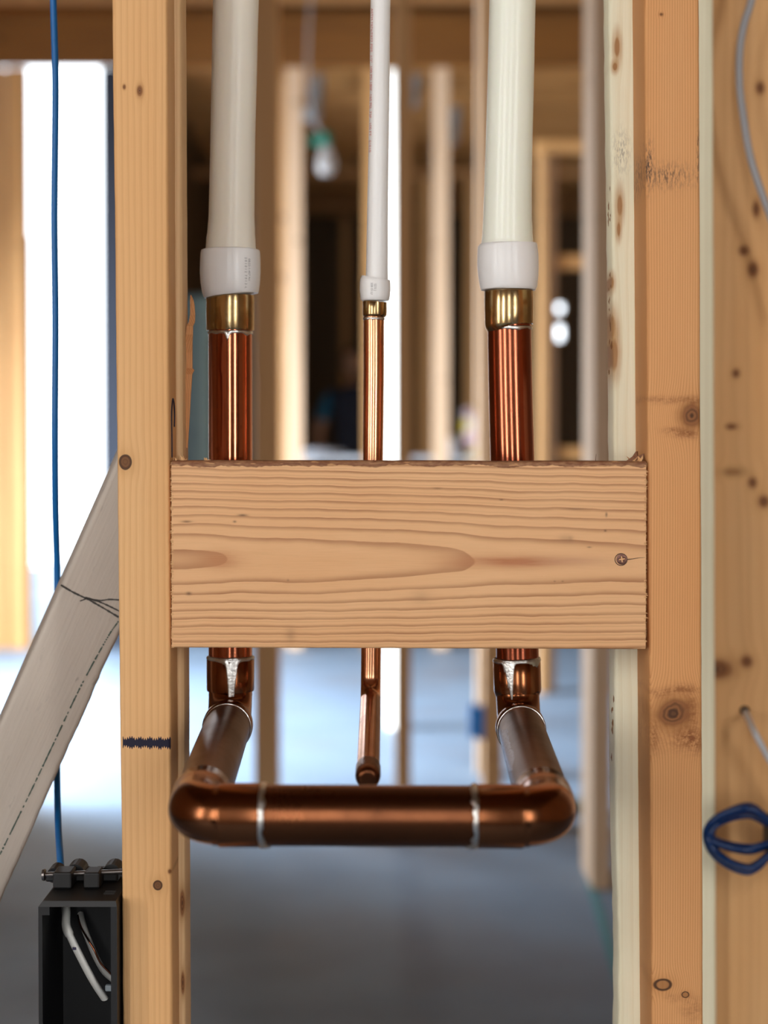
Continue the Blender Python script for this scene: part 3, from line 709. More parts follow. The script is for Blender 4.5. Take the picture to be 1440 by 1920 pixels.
# ------------------------------------------------------------------ brace board on the left
Yb = 1.44
a = P(222, 863, Yb); b = P(222, 1190, Yb); d1 = P(0, 1352, Yb)
top = P(222, 1026, Yb); bot = P(0, 1526, Yb); ax = (top-bot).normalized()
Lw = mm(137, Yb); Th = .036
ctr = (top+bot)/2
MX = Matrix.Rotation(math.atan2(ax.x, ax.z), 4, 'Y') @ Matrix.Rotation(R(13), 4, 'Z')
M = Mat('brace_wood', .7, 0, .25); x, y, z = M.xyz()
n1 = M.noise(M.vec(x*30, y*30, z*4), 1, 3); n2 = M.noise(M.vec(x*130, y*130, z*45), 1, 4, .65); n3 = M.noise(M.vec(x*60, y*60, z*30), 1, 3); n4 = M.noise(M.vec(x*500, y*500, z*25), 1, 2)
c = M.mix((.60,.53,.46), (.46,.39,.32), (n1-.3)*1.6); c = M.mix(c, (.15,.12,.11), n2.step(.62, .78)*.5)
c = M.mix(c, (.10,.09,.09), n3.step(.66, .76)*.6*n4); c = M.mix(c, (.35,.28,.22), (n4-.5)*.5)
M.col(c); M.bump(n4+n2, .0006, .4)
br_o = None
vs = []; fs = []; nz = 160; Lh = .62; r = .004
for i in range(nz+1):
    z = -Lh+(Lh+.30)*i/nz; jr = .0007*noise.noise(Vector((z*25, 0, 9)))+.0005*noise.noise(Vector((z*120, 0, 9))); ring = []
    for (cx, cy, a0, s_) in ((-Lw/2+r, r, 180, 0), (Lw/2-r, r, 270, 1), (Lw/2-r, Th-r, 0, 1), (-Lw/2+r, Th-r, 90, 0)):
        for k in range(4):
            aa = R(a0+k*30); ring.append(Vector((cx+math.cos(aa)*r+jr*s_, cy+math.sin(aa)*r, z)))
    vs += ring
xlim_ = P(318, 860, Yb).x
for i, v in enumerate(vs):
    wx = (Matrix.Translation(ctr) @ MX @ v).x
    if wx > xlim_: v.z -= (wx-xlim_)/(MX @ Vector((0,0,1))).x
for i in range(nz):
    for k in range(16): fs.append((i*16+k, i*16+(k+1)%16, (i+1)*16+(k+1)%16, (i+1)*16+k))
fs += [tuple(range(16))[::-1], tuple(nz*16+k for k in range(16))]
me_o = obj('brace_board', vs, fs, M.m, smooth=True)
# top end is cut where it meets the back of the studs: keep all points left of the studs' right side
me_o.matrix_world = Matrix.Translation(ctr) @ MX
me_o['_org'] = (0, 0, 0)
tag(me_o, 'weathered whitish diagonal board on the left behind the front stud', 'board')
inv = (Matrix.Translation(ctr) @ MX).inverted()
def on_brace(px, py, e=-.0003):
    # intersect pixel ray with the brace front face (local y = 0)
    o0 = inv @ Vector((0, 0, HC)); o1 = inv @ P(px, py, 2.0); d = o1-o0; t = (e-o0.y)/d.y; return o0+d*t
def decal(pts, wd, name, mat, n=8, dash=0.):
    L = spline([on_brace(*p) for p in pts], n); mb = MB(); rn = random.Random(len(pts))
    for i in range(len(L)-1):
        if dash and rn.random() < dash: continue
        d = (L[i+1]-L[i]); s = Vector((d.z, 0, -d.x)).normalized()*wd*(.7+.5*rn.random()); e = Vector((0, .00025, 0))
        q = [L[i]-s, L[i]+s, L[i+1]+d*.15+s, L[i+1]+d*.15-s]
        mb.add(q+[v+e for v in q], [(0,1,2,3),(7,6,5,4),(0,4,5,1),(1,5,6,2),(2,6,7,3),(3,7,4,0)])
    o = obj(name, mb.v, mb.f, mat); o.parent = me_o; return o
mk = plain('brace_marker', (.06,.055,.05), .7)
decal([(114,1097),(138,1111),(165,1124),(190,1138),(222,1157)], .0007, 'marker_line', mk)
decal([(160,1120),(185,1126),(205,1124),(224,1125)], .0006, 'marker_line', mk)
decal([(165,1123),(190,1130),(224,1146)], .0006, 'marker_line', mk)
decal([(150,1127),(165,1122),(172,1124)], .0005, 'marker_line', mk)
decal([(222,1165),(200,1198),(150,1290),(100,1395),(50,1500),(0,1602)], .00055, 'chalk_line', plain('green_chalk', (.05,.09,.07), .8), n=30, dash=.3)

# ------------------------------------------------------------------ plastic pipes
M = Mat('plastic_left', .33, 0, .5); M.col((.90,.845,.72)); M.b.inputs['Subsurface Weight'].default_value = .35; M.b.inputs['Subsurface Radius'].default_value = (1, .85, .6); M.b.inputs['Subsurface Scale'].default_value = .008
m_pl = M.m
M = Mat('plastic_right', .28, 0, .5); M.col((.92,.94,.80)); M.b.inputs['Subsurface Weight'].default_value = .35; M.b.inputs['Subsurface Radius'].default_value = (.9, 1, .8); M.b.inputs['Subsurface Scale'].default_value = .008
m_pr = M.m
M = Mat('plastic_ring', .3, 0, .5); M.col((.86,.85,.83)); M.b.inputs['Subsurface Weight'].default_value = .4; M.b.inputs['Subsurface Radius'].default_value = (1, 1, 1); M.b.inputs['Subsurface Scale'].default_value = .006
m_ring = M.m
YR = 1.43
def pipe_px(rows, Y): 
    "rows (py, xl, xr) -> points and radii"
    pts = [P((a+b)/2, py, Y) for py, a, b in rows]; rad = [mm((b-a)/2, Y) for py, a, b in rows]
    # densify
    out = []; ro = []; N = 6
    sp_ = spline(pts, N)
    for i in range(len(rows)-1):
        for k in range(N): ro.append(rad[i]+(rad[i+1]-rad[i])*(lambda t: t*t*(3-2*t))(k/N))
    ro.append(rad[-1]); return sp_, ro
def tube(name, rows, Y, mat, label=None, cat=None, parent=None, seg=64, group=None):
    p, r = pipe_px(rows, Y); mb = MB(); mb.sweep(p, r, seg); o = mb.ob(name, mat, parent, origin=p[-1], smooth=True)
    if label: tag(o, label, cat, group)
    return o
pexL = tube('plastic_pipe', [(-1150,432,512),(-600,420,504),(0,400,485),(120,397.5,482),(250,395,478.5),(340,393,477.5),(400,391.5,477),(430,389.5,478),(452,387,479),(470,385.5,480)], YR, m_pl, 'thick cream plastic pipe at left, above the left brass fitting', 'pipe')
pexR = tube('plastic_pipe', [(-1150,960,1040),(-600,935,1020),(0,918,1004),(120,915,1001.5),(250,911.5,998.5),(340,908.5,997),(400,906.5,997),(430,905,998),(450,903.5,999),(459,902.5,999.5)], YR, m_pr, 'thick greenish white plastic pipe at right, above the right brass fitting', 'pipe')
pexC = tube('plastic_pipe', [(-1150,720,755),(-600,705,741),(0,695,732),(150,693.5,730.5),(300,690.5,728.5),(400,688.5,727.5),(480,687,727.5),(524,686,727.5)], YR, m_ring, 'thin white plastic pipe in the middle with faint red print', 'pipe', seg=48)
def ring(rows, parent, mat, label=None):
    p = [P((a+b)/2, py, YR) for py, a, b in rows]; r = [mm((b-a)/2, YR) for py, a, b in rows]
    mb = MB(); mb.sweep(p, r, 72); o = mb.ob('expansion_ring', mat, parent, origin=p[-1], smooth=True)
    if label: o['label'] = label
    return o
ringL = ring([(468,381,483),(469.5,377.5,486.5),(473,376.5,487.5),(490,375.5,488.3),(510,375,488.5),(530,376.3,487.5),(545,379,485.5),(552,381,484),(554.5,383.5,482)], pexL, m_ring, 'white expansion ring with tiny grey print')
ringR = ring([(458,900,1003),(459.5,896.5,1006.5),(463,896,1007.5),(480,895.2,1009.5),(500,895.2,1010),(520,897.5,1009.5),(535,900,1008),(541,902,1007),(544,905,1004)], pexR, m_ring, 'plain white expansion ring')
ringC = ring([(523,678,729.5),(524,676,731),(528,675.2,731.8),(543,674.8,732.3),(556,676,731),(562,677,730),(564,679,728)], pexC, m_ring, 'small white ring with tiny grey print')
# print: text bent round the ring / pipe
def ring_text(txt, px, py, size_px, Y, cx_px, rad_px, mat, parent, name='print', rot=-90, sy=1.):
    cu = bpy.data.curves.new('txt', 'FONT'); cu.body = txt; cu.size = mm(size_px, Y); cu.align_x = 'LEFT'; cu.align_y = 'CENTER'
    o = bpy.data.objects.new('txt', cu); sc.collection.objects.link(o)
    dg = bpy.context.evaluated_depsgraph_get(); dg.update(); m2 = bpy.data.meshes.new_from_object(o.evaluated_get(dg)); bpy.data.objects.remove(o)
    p0 = P(px, py, Y); cx = P(cx_px, py, Y).x; rad = mm(rad_px, Y); ca, sa = math.cos(R(rot)), math.sin(R(rot)); vs = []
    for v in m2.vertices:
        u, w_ = v.co.x, v.co.y; X_ = u*ca-w_*sa; Z_ = u*sa+w_*ca
        a0 = math.asin(max(-.97, min(.97, (p0.x-cx)/rad))); a = a0+X_/rad
        vs.append((cx+math.sin(a)*rad, Y-math.cos(a)*rad, p0.z+Z_*sy))
    return obj(name, vs, [tuple(p.vertices) for p in m2.polygons], mat, parent, origin=p0)
m_pg = plain('grey_print', (.26,.25,.25), .6); m_red = plain('red_print', (.62,.16,.13), .6)
ring_text('2 0 1 0 1 2  7 0 1 3 -L', 464.5, 487, 6.5, YR, 432, 57.0, m_pg, ringL)
ring_text('08:22-1-457 N1', 470.5, 489, 6.5, YR, 432, 57.0, m_pg, ringL)
ring_text('308 01:U', 697, 532, 6.0, YR, 703.5, 28.9, m_pg, ringC)
ring_text('SD5 J', 703.5, 534, 6.0, YR, 703.5, 28.9, m_pg, ringC)
o = ring_text('ASTM F876/F877 PIPE  1/2"  100 PSI 180F  160 PSI  73F   100 FT   01E10 ', 697.2, 18, 9, YR, 713, 18.9, m_red, pexC)
for v in o.data.vertices:   # follow the slight bend of the pipe
    z = v.co.z; zp = P(0, 18, YR).z-P(0, 400, YR).z; t = min(1.3, -z/zp); v.co.x -= mm(5.6, YR)*t

# ------------------------------------------------------------------ copper
def copper(name, base, rough, tarn=.3, dark=(.10,.035,.018), scale=1., drip=0.):
    M = Mat(name, rough, 1.0); x, y, z = M.xyz()
    n = M.noise(M.vec(x*14*scale, y*14*scale, z*9*scale), 1, 4, .6); n2 = M.noise(M.vec(x*160, y*160, z*120), 1, 3, .6); n3 = M.noise(M.vec(x*30, y*30, z*700), 1, 2)
    c = M.mix(base, dark, (n-.42)*tarn*3); c = M.mix(c, dark, n2.step(.6, .78)*.45); c = M.mix(c, tuple(v*.8 for v in base), n3*.35)
    M.col(c); M.setr((n-.5)*.22+rough+(n2-.5)*.08); M.bump(n3*.3+n2*.25, .0002, .25); return M.m
m_cu = copper('copper_bright', (.52,.17,.085), .13, .4, (.14,.04,.022))
m_cu2 = copper('copper_red', (.36,.10,.05), .17, .5, (.08,.028,.018))
m_cud = copper('copper_dull', (.20,.11,.075), .42, .35, (.09,.05,.032))
m_cux = copper('copper_cross', (.17,.06,.025), .30, .6, (.06,.024,.014))
m_fit = copper('copper_fitting', (.30,.11,.045), .2, .6, (.07,.03,.016))
M = Mat('brass', .2, 1.0); x, y, z = M.xyz(); n = M.noise(M.vec(x*50, y*50, z*50), 1, 4); n2 = M.noise(M.vec(x*230+z*90, y*200, z*120), 1, 3)
c = M.mix((.50,.35,.17), (.17,.10,.045), (n-.42)*2.2); c = M.mix(c, (.70,.60,.40), n2.step(.62, .70)*.5); M.col(c); M.setr(n*.2+.1); m_brass = M.m
M = Mat('solder', .32, 1.0); n = M.noise(None, 500, 3); M.col(M.mix((.74,.74,.71), (.45,.43,.40), n)); M.bump(n, .0004, .6); M.setr(n*.25+.2); m_sol = M.m

def solder(c, axis, rad, wd, parent, seed=0, drips=(), amp=.35, th=.0005):
    "irregular solder collar round a tube; drips: (angle, half-angle, length)"
    c = Vector(c); axis = Vector(axis).normalized(); ref = Vector((0,-1,0)) if abs(axis.y) < .8 else Vector((0,0,1))
    N = (ref-axis*ref.dot(axis)).normalized(); B = axis.cross(N); seg = 120; rows = 7; vs = []; fs = []
    for k in range(seg):
        a = 2*math.pi*k/seg; up = wd*.5*(1+amp*noise.noise(Vector((math.cos(a)*2, math.sin(a)*2, seed)))); jj = noise.noise(Vector((a*9, seed, 0)))*.5+noise.noise(Vector((a*30, seed, 4)))*.35; dn = wd*.5*(1+amp*2*noise.noise(Vector((math.cos(a)*4, math.sin(a)*4, seed+9))))
        for (da, dw, dl) in drips:
            e = ((a-R(da)+math.pi) % (2*math.pi)-math.pi)/R(dw); dn += dl*math.exp(-e*e)*(1+jj)
        for j in range(rows):
            t = j/(rows-1); s_ = up*(1-t) - dn*t; h = rad + th*(math.sin(math.pi*t)**.5 if 0 < t < 1 else -.6)
            h += .15*th*noise.noise(Vector((math.cos(a)*8, math.sin(a)*8, s_*900+seed)))
            vs.append(c+axis*s_+(N*math.cos(a)+B*math.sin(a))*h)
    for k in range(seg):
        for j in range(rows-1): fs.append((k*rows+j, k*rows+j+1, ((k+1)%seg)*rows+j+1, ((k+1)%seg)*rows+j))
    return obj('solder_joint', vs, fs, m_sol, parent, origin=c, smooth=True)

loop = empty('copper_pipe_loop', P(700, 1528, 1.12), 'copper loop of two thick risers, arms and a cross pipe under the block', 'pipe')
def riser(rows, mat, parent): return tube('riser_pipe', rows, YR, mat, parent=parent)
# left riser, right riser
riser([(617,391,473),(860,391.2,473.4),(1215,391,473),(1262,391,473)], m_cu, loop)
riser([(608,914,996),(730,916,998.5),(855,919,1002),(1000,924,1005),(1215,930,1010),(1262,930.5,1011)], m_cu2, loop)
def brass(rows, parent, seg=64):
    p = [P((a+b)/2, py, YR) for py, a, b in rows]; r = [mm((b-a)/2, YR) for py, a, b in rows]
    mb = MB(); mb.sweep(p, r, seg); o = mb.ob('brass_adapter', m_brass, parent, origin=p[-1], smooth=True); o['label'] = 'brass adapter'; return o
brass([(555,387.5,476.5),(557,386.8,477.3),(585,386.8,477),(617,387,477),(620,388,476),(620.3,392,472)], loop)
brass([(545,909,999),(547,908,1000),(580,908.3,1000),(608,908.8,1000),(611,910,999),(611.3,914.5,995)], loop)
solder(P(432,624,YR), (0,0,1), mm(41,YR), mm(7,YR), loop, 1, ((-3,4,mm(12,YR)),(-3,10,mm(5,YR)),(55,12,mm(3,YR))), th=.0006)
solder(P(955.5,615,YR), (0,0,1), mm(41.2,YR), mm(6,YR), loop, 4, ((10,20,mm(3,YR)),), th=.0005)

# elbows and arms
def arc_path(A, C, B, la, lb, Rb, n=18):
    "from C toward A (la) round a bend of radius Rb to C toward B (lb); returns points with a flag s (distance)"
    A, C, B = Vector(A), Vector(C), Vector(B); u = (A-C).normalized(); v = (B-C).normalized()
    ang = u.angle(v); t = Rb/math.tan(ang/2); ctr_dir = (u+v).normalized(); cen = C+ctr_dir*(Rb/math.sin(ang/2)); p0 = C+u*t; p1 = C+v*t
    pts = [C+u*la]; pts.append(p0); s0 = (p0-cen); s1 = (p1-cen); tot = s0.angle(s1); axn = s0.cross(s1).normalized(); arc = []
    for i in range(1, n):
        arc.append(cen+Matrix.Rotation(tot*i/n, 3, axn) @ s0)
    return C+u*la, p0, arc, p1, C+v*lb, u, v
def elbow(A, C, B, la, lb, Rb, rsA, rsB, rb, lsA, lsB, mat, parent):
    "fitting with enlarged sockets (radius rs, length ls) and bend of radius rb"
    e0, p0, arc, p1, e1, u, v = arc_path(A, C, B, la, lb, Rb)
    pts = []; rad = []
    def put(p, r): pts.append(p); rad.append(r)
    put(e0-u*.0, rsA*.965); put(e0-u*.0008, rsA); put(e0-u*(lsA-.003), rsA); put(e0-u*(lsA-.0015), rsA*.985); put(e0-u*(lsA+.002), rb*1.01); 
    if (p0-e0).length > lsA+.004: put(p0, rb)
    for a in arc: put(a, rb)
    if (p1-e1).length > lsB+.004: put(p1, rb)
    put(e1-v*(lsB+.002), rb*1.01); put(e1-v*(lsB-.0015), rsB*.985); put(e1-v*(lsB-.003), rsB); put(e1-v*.0008, rsB); put(e1, rsB*.965)
    mb = MB(); mb.sweep(pts, rad, 64); return mb.ob('elbow_fitting', mat, parent, origin=C, smooth=True), u, v
Y2 = 1.10
rv = mm(41, YR); rx = mm(57.5, Y2)
C1 = P(432, 1347, YR); C2 = P(366, 1528, Y2); C3 = P(1029, 1531, Y2); C4 = P(972, 1352, YR)
ra = rv*1.03
up1 = P(432, 1100, YR); up4 = P(965, 1100, YR)
def lenpx(a, b, Y): return mm(abs(a-b), Y)
# upper left elbow: riser socket top at py 1234
e, u, v = elbow(up1, C1, C2, lenpx(1347,1234,YR), .040, .0255, mm(44.5,YR), ra*1.085, rv*.99, mm(64,YR), .017, m_fit, loop)
solder(C1+u*(lenpx(1347,1234,YR)+.001), u, mm(42.5,YR), mm(7,YR), loop, 2, (), th=.0008)
solder(C1+u*(lenpx(1347,1234,YR)+.0005), u, mm(44.5,YR), mm(5,YR), loop, 12, ((6,9,mm(34,YR)),(13,7,mm(46,YR)),(2,5,mm(52,YR)),(0,26,mm(5,YR))), th=.0003)
solder(C1+v*.0405, v, ra*1.04, .0012, loop, 3, (), th=.0004, amp=.5)
e, u, v = elbow(up4, C4, C3, lenpx(1352,1238,YR), .040, .0255, mm(44.5,YR), ra*1.085, rv*.99, mm(62,YR), .017, m_fit, loop)
solder(C4+u*(lenpx(1352,1238,YR)+.001), u, mm(42.5,YR), mm(8,YR), loop, 5, (), th=.0009)
solder(C4+u*(lenpx(1352,1238,YR)+.0005), u, mm(44.5,YR), mm(5,YR), loop, 15, ((-24,8,mm(34,YR)),(-17,5,mm(44,YR)),(-32,6,mm(20,YR)),(50,18,mm(8,YR))), th=.0003)
solder(C4+v*.0405, v, ra*1.04, .0012, loop, 6, (), th=.0004, amp=.5)
# arms
mb = MB(); mb.sweep([C1+(C2-C1).normalized()*.034, C2+(C1-C2).normalized()*.035], [ra, ra], 64); mb.ob('arm_pipe', m_cud, loop, origin=C1, smooth=True)
mb = MB(); mb.sweep([C4+(C3-C4).normalized()*.034, C3+(C4-C3).normalized()*.035], [ra, ra], 64); mb.ob('arm_pipe', m_cud, loop, origin=C4, smooth=True)
# silvery flux smear on the right arm
d = (C3-C4).normalized(); 
def smear(c, ax_, rad, amid, L, mat, parent, seed):
    ref = Vector((0,0,1)); N = (ref-ax_*ref.dot(ax_)).normalized(); B = ax_.cross(N); vs = []; fs = []; nu, nv = 60, 14
    for i in range(nu+1):
        t = i/nu; hw = (9+9*math.sin(math.pi*t)**.6+7*noise.noise(Vector((t*9, seed, 0)))+4*noise.noise(Vector((t*30, seed, 2))))*min(1, 8*t, 8*(1-t)); am = amid+10*noise.noise(Vector((t*3, seed, 7)))
        for j in range(nv+1):
            s_ = j/nv*2-1; a = R(am+hw*s_); h = rad+.00025*max(0, 1-s_*s_)**.5-.00005+.00005*noise.noise(Vector((t*60, j*2., seed)))
            vs.append(c+ax_*(L*t)+(N*math.cos(a)+B*math.sin(a))*h)
    for i in range(nu):
        for j in range(nv): fs.append((i*(nv+1)+j, i*(nv+1)+j+1, (i+1)*(nv+1)+j+1, (i+1)*(nv+1)+j))
    o = obj('flux_smear', vs, fs, mat, parent, origin=c, smooth=True); o['label'] = 'silvery flux smear'; return o
M = Mat('flux_silver', .4, .8); n = M.noise(None, 900, 4, .7); M.col(M.mix((.46,.43,.47), (.16,.09,.07), n.step(.46, .62))); M.bump(n, .0003, .5)
smear(C4+d*.075, d, ra, 68, .15, M.m, loop, 2.)
# front elbows
lx1 = lenpx(366, 489, Y2); lx2 = lenpx(1029, 893, Y2)
elbow(C1, C2, C3, .058, lx1, .0215, ra*1.07, rx*1.045, rx*.985, .024, mm(82,Y2), m_fit, loop)
elbow(C4, C3, C2, .058, lx2, .0215, ra*1.07, rx*1.045, rx*.985, .024, mm(92,Y2), m_fit, loop)
mb = MB(); dx = (C3-C2).normalized(); mb.sweep([C2+dx*(lx1-.012), C3-dx*(lx2-.012)], [rx, rx], 72); mb.ob('cross_pipe', m_cux, loop, origin=(C2+C3)/2, smooth=True)
solder(C2+dx*(lx1+.0012), -dx, rx*1.015, .0042, loop, 7, ((90,24,.0012),(-90,20,.004),), th=.0012)
solder(C3-dx*(lx2+.0012), dx, rx*1.015, .0042, loop, 9, ((90,26,.0045),(-60,20,.001),), th=.0012)

# middle stub pipe
stub = empty('copper_stub_pipe', P(690, 1450, 1.2), 'thin capped copper pipe in the middle, bent forward below the block', 'pipe')
brass([(566,681.5,724.5),(567,680.5,725.3),(590,680.3,725.3),(592,681,725),(595,684,722)], stub, 48)
pts = [P(701, 594, YR), P(701, 700, YR), P(699.5, 860, YR), P(697, 1100, YR), P(695.5, 1235, YR), P(695.5, 1262, YR-.001), P(695.3,1284,YR-.006)]
S_end = P(690, 1449, 1.205)
S_c = P(695, 1306, YR); dv = (S_end-S_c).normalized()
pts = [P(701, 594, YR), P(701, 700, YR), P(699.5, 860, YR), P(697.3, 1080, YR), P(695.7, 1230, YR)]
e0, p0, arc, p1, e1, u, v = arc_path(P(695.7, 1200, YR), S_c, S_end, .02, .1, .02)
pts = pts + [p0] + arc + [p1] + [p1.lerp(S_end, k/6) for k in range(1, 7)]
rs_ = mm(18.8, YR)
mb = MB(); mb.sweep(pts, [mm(19.2,YR)]*2+[rs_]*(len(pts)-2), 48); mb.ob('pipe', copper('copper_stub', (.80,.37,.20), .2, .45, (.14,.05,.025), 1.6), stub, origin=pts[0], smooth=True)
mb = MB(); d = dv; cap = [(-.012, .2), (-.012, 1.07), (.004, 1.08), (.009, 1.05), (.0125, .95), (.0145, .78), (.0152, .5), (.0145, .3), (.0137, .03)]
mb.sweep([S_end+d*a for a, b in cap], [rs_*b for a, b in cap], 48); cp = mb.ob('end_cap', m_cux, stub, origin=S_end, smooth=True)
solder(P(701,598,YR), (0,0,1), mm(19.8,YR), mm(5,YR), stub, 21, (), th=.0003)

# ------------------------------------------------------------------ blue data cable, left
YC = 1.472
m_blue = plain('blue_jacket', (.003,.15,.46), .45)
bpts = [P(96,-260,YC), P(98,-100,YC), P(100,0,YC), P(104,150,YC), P(103,300,YC), P(102,420,YC), P(104,600,YC), P(103,800,YC), P(104,950,YC+.02), P(107,1060,YC+.045), P(108,1180,YC+.048), P(108,1300,YC+.048), P(107,1440,YC+.04), P(109,1540,YC-.01), P(113,1610,1.405), P(116,1648,1.390)]
mb = MB(); mb.sweep(spline(bpts, 8), mm(6.4,YC), 16); o = mb.ob('blue_cable', m_blue, origin=bpts[-1], smooth=True); tag(o, 'straight blue data cable hanging at left, passing behind the diagonal board', 'cable')

# ------------------------------------------------------------------ black electrical box, bottom left
m_blk_p = plain('black_plastic', (.0015,.0015,.002), .5, 0, .04)
Yf, Yr = 1.305, 1.392; ztop_ = P(0, 1690, 1.305).z+.02
xl, xr = P(72, 1760, Yf).x, P(228, 1760, Yf).x; xr = min(xr, f1(ztop_)[0]-.0012)
ztp = P(0, 1690, Yf).z; zbt = ztp-.175; ztr = P(0, 1658, Yr).z
ztr = ztp+.001
bx_ = empty('electrical_box', ((xl+xr)/2, Yf, zbt), 'black plastic outlet box nailed to the left front stud, lower left', 'electrical box')
w_ = .0028; mb = MB(); ch = .004
mb.box((xl, Yf, zbt), (xl+w_, Yr, ztp-ch)); mb.box((xr-w_*1.6, Yf, zbt), (xr, Yr, ztp-ch)); mb.box((xl+w_, Yr-w_, zbt), (xr-w_*1.6, Yr, ztp)); mb.box((xl+w_, Yf, zbt), (xr-w_*1.6, Yr-w_, zbt+w_))
# top wall slightly tapered
mb.add([(xl,Yf,ztp-ch),(xr,Yf,ztp-ch),(xr,Yr,ztp-ch),(xl,Yr,ztp-ch),(xl+.003,Yf+.001,ztp),(xr-.001,Yf+.001,ztp),(xr-.001,Yr,ztp),(xl+.005,Yr,ztp)], [(0,3,2,1),(4,5,6,7),(0,1,5,4),(1,2,6,5),(2,3,7,6),(3,0,4,7)])
mb.box((xl+w_, Yf, ztp-.010), (xl+.008, Yf+.012, ztp-ch)); 
mb.ob('box_shell', m_blk_p, bx_, origin=(xl, Yf, zbt))
# cable clamp lugs on top
for (pa, pb, h) in ((88,138,.010), (138,168,.013), (176,226,.013)):
    a = P(pa, 1650, 1.37).x; b = min(P(pb, 1650, 1.37).x, xr-.001); mb = MB()
    mb.rbox((a, 1.362, ztp), (b-.001, 1.385, ztp+h*.55), .0015); mb.sweep([((a+b)/2+(.004 if pa>150 else -.004), 1.364, ztp+h*.45), ((a+b)/2+(.004 if pa>150 else -.004), 1.384, ztp+h*.45)], [h*.55,h*.55], 20)
    mb.ob('clamp_lug', m_blk_p, bx_, origin=(a, 1.362, ztp))
na, nb = P(86, 1657, 1.352), P(226, 1648, 1.352); na.z = ztp+.008; nb.z = ztp+.0105; nb.x = xr-.0005
mb = MB(); mb.sweep([na, nb], [.0019,.0019], 14); mb.sweep([na-Vector((.0025,0,0)), na-Vector((.0008,0,0)), na], [.0042,.0045,.0035], 16)
mb.ob('nail', plain('nail_steel', (.22,.20,.19), .3, .9), bx_, origin=na, smooth=True)
mb = MB(); mb.rbox((xl+.004, 1.340, ztp), (xl+.018, 1.362, ztp+.0125), .0015); mb.rbox((xr-.03, 1.341, ztp), (xr-.018, 1.362, ztp+.012), .0015); mb.ob('nail_boss', m_blk_p, bx_, origin=(xl, 1.34, ztp))
# moulded texture lines
mb = MB()
for k in range(3): mb.box((P(190,0,1.33).x, 1.326+k*.004, ztp), (P(210,0,1.33).x, 1.3268+k*.004, ztp+.0004))
mb.ob('embossed_mark', plain('black_gloss', (.03,.03,.03), .3), bx_, origin=(xr-.02, 1.33, ztp))
# cables inside
m_wh = plain('white_jacket', (.66,.66,.62), .4); Yi = 1.345
pts = [P(123,1694,1.37), P(124,1712,1.35), P(124,1735,1.340), P(130,1752,1.336), P(146,1785,1.335), P(165,1822,1.335), P(180,1848,1.336), P(196,1872,1.34)]
mb = MB(); mb.sweep(spline(pts, 8), [.0052]*25+[.0042]*32, 20, flat=.6, up=(.4,1,0)); o = mb.ob('electrical_cable', m_wh, origin=pts[0], smooth=True); tag(o, 'thick white cable end curving down inside the black box', 'cable')
mb = MB(); dd = (pts[3]-pts[6]).normalized(); cc = P(139,1779,1.3315)
mb.rbox(cc-Vector((.0012,.0005,.0008)), cc+Vector((.0016,.0008,.0012)), .0003); mb.ob('ink_mark', plain('navy_ink', (.02,.015,.06), .5), o, origin=cc)
pts = [P(151,1714,1.375), P(156,1735,1.362), P(166,1762,1.355), P(180,1795,1.352), P(196,1822,1.352), P(212,1836,1.354), P(217,1838,1.356)]
mb = MB(); mb.sweep(spline(pts, 8), .0024, 16, up=(.4,1,0)); o2 = mb.ob('electrical_cable', m_wh, origin=pts[0], smooth=True); tag(o2, 'thinner white cable beside the bare copper wire inside the black box', 'cable')
pts = [P(146,1716,1.371), P(152,1738,1.358), P(164,1760,1.349), P(176,1780,1.346), P(188,1805,1.346), P(204,1822,1.347), P(214,1832,1.349)]
mb = MB(); mb.sweep(spline(pts, 8), .0007, 10); mb.ob('copper_wire', m_cu, o2, origin=pts[0], smooth=True)
a = P(200,1846,1.36); mb = MB(); mb.rbox((a.x-.001, 1.358, P(0,1858,1.36).z), (P(210,0,1.36).x, 1.3625, a.z), .001); o = mb.ob('cable_stub', plain('grey_jacket', (.42,.48,.52), .4), origin=(a.x, 1.36, a.z)); tag(o, 'short grey cable end beside the two white cables in the black box', 'cable')

# ------------------------------------------------------------------ right side: cream stud edge, wide board, cables, coil
YW1, YW2 = 1.86, 1.90
f5 = edge_fn(YW1, 1262, 1272, 1337, 1343)
m_f5 = wood_stud('stud_cream_right', (.96,.90,.66), (.62,.46,.22), .006, (), org(f5, YW1), line=.25, seed=21., warm=.15)
o = lumber('wood_stud', f5, YW1, YW1+.038, m_f5, seed=23, nz=80); tag(o, 'thin cream strip of a blurred stud right of the right front stud', 'stud')
f6 = edge_fn(YW2, 1300, 1306, 1720, 1720)
kn = [K(1411,905,7,9,'knot',YW2), K(1432,940,9,10,'knot',YW2), K(1372,800,9,5,'knot',YW2), K(1425,165,7,10,'knot',YW2), K(1412,505,9,13,'knot',YW2), K(1380,700,6,7,'knot',YW2), K(1345,1255,26,16,'knot',YW2), K(1400,1240,10,10,'knot',YW2), K(1418,392,6,14,'knot',YW2), K(1375,885,18,7,'faint',YW2), K(1395,470,8,8,'knot',YW2)]
m_f6 = wood_stud('board_right_wood', (.80,.47,.21), (.55,.26,.09), .011, kn, org(f6, YW2), line=.22, seed=29., wob=2.5, warm=.45)
o = lumber('wood_board', f6, YW2, YW2+.038, m_f6, seed=27, nz=60); tag(o, 'broad knotty orange board at the right border, behind the coil', 'board')
YV = 1.84
pts = [P(1425,-160,YV), P(1413,-20,YV), P(1394,50,YV), P(1387,100,YV), P(1387,160,YV), P(1394,220,YV), P(1406,290,YV), P(1424,350,YV), P(1446,410,YV), P(1470,480,YV), P(1495,600,YV)]
mb = MB(); mb.sweep(spline(pts, 8), mm(7,YV), 16); o = mb.ob('grey_cable', plain('grey_cable_jacket', (.38,.37,.38), .45), origin=pts[-1], smooth=True); tag(o, 'blurred grey cable curving down at the top right corner', 'cable')
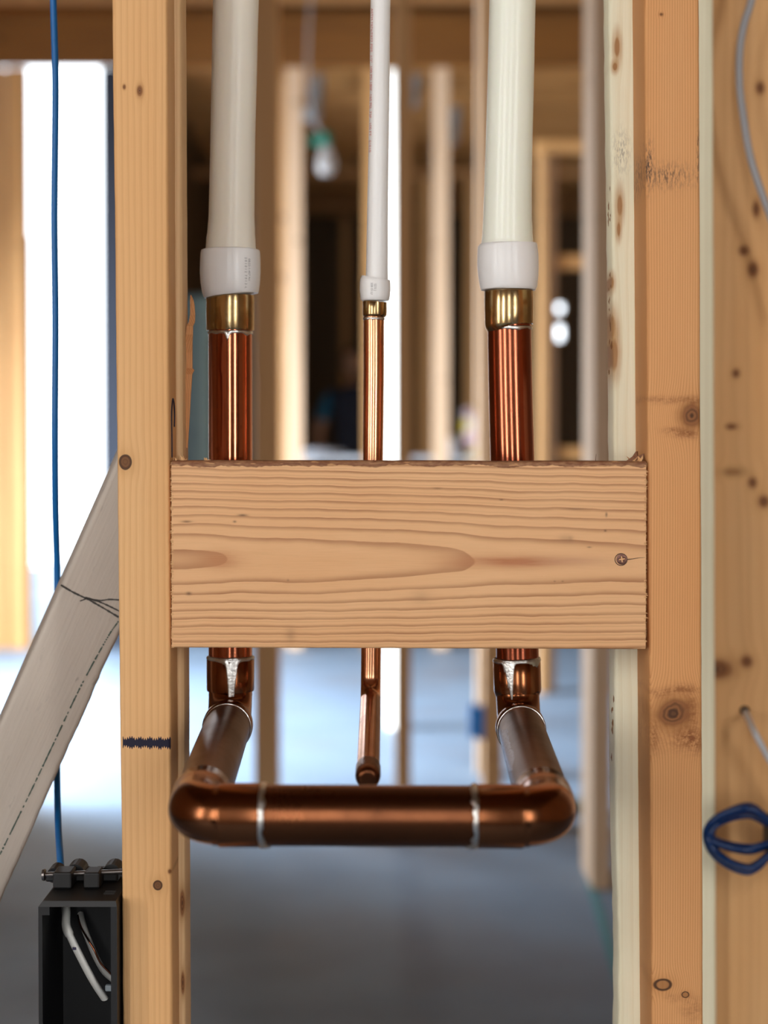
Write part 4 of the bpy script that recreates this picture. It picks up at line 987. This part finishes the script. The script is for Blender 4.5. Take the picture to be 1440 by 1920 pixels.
pts = [P(1396,1334,YW2+.002), P(1402,1345,YW2-.02), P(1416,1375,YV), P(1432,1405,YV), P(1452,1440,YV), P(1490,1500,YV)]
mb = MB(); mb.sweep(spline(pts, 8), mm(6,YV), 16); o = mb.ob('white_cable', plain('white_cable_jacket', (.66,.66,.68), .45), origin=pts[0], smooth=True); tag(o, 'short white cable coming out of a hole in the right board, above the coil', 'cable')
mb = MB(); mb.sweep([P(1396,1332,YW2-.0012), P(1396,1332,YW2+.0)], [.005,.005], 20); hole = mb.ob('drilled_hole', plain('hole_dark', (.04,.02,.01), .9), bpy.data.objects['wood_board'], origin=P(1396,1332,YW2))
# coil: hank of blue cable bound at right
YCo = 1.80; coil = empty('cable_coil', P(1435, 1648, YCo), 'hank of dark blue cable tied up at the right border', 'cable')
rnd = random.Random(8); m_bl2 = plain('blue_coil_jacket', (.002,.030,.13), .35)
for k in range(11):
    q = k/10; big = 1-.30*abs(math.sin(k*1.7)); topy = 1506+rnd.uniform(-4, 24); boty = (1592 if k % 2 else 1634)+rnd.uniform(-6, 8); lx = 1323+rnd.uniform(-2, 14)
    pts = []
    for i in range(40):
        a = 2*math.pi*i/40; cx_ = (lx+1560)/2; rx_ = (1560-lx)/2; c = math.cos(a); s_ = math.sin(a); mid = 1565
        yy = mid-(mid-topy)*s_ if s_ > 0 else mid-(boty-mid)*s_
        pinch = 1-.5*math.exp(-((cx_+rx_*c-1447)/26)**2)
        pts.append(P(cx_+rx_*c, 1570+(yy-1570)*pinch, YCo+.012*math.sin(a*2+k)+rnd.uniform(-.001,.001)+.002*k-.01))
    pts.append(pts[0]); mb = MB(); mb.sweep(spline(pts, 3), mm(6.2,YCo), 10, cap=False); mb.ob('cable_loop', m_bl2, coil, origin=pts[0], smooth=True)
mb = MB(); mb.sweep([P(1438,1570,YCo), P(1444,1570,YCo), P(1456,1570,YCo)], [.020,.024,.021], 20); mb.ob('tie_wrap', plain('black_tape', (.01,.01,.015), .4), coil, origin=P(1438,1570,YCo), smooth=True)

# ------------------------------------------------------------------ tidy: drop helper property
for o in bpy.data.objects:
    if '_org' in o: del o['_org']
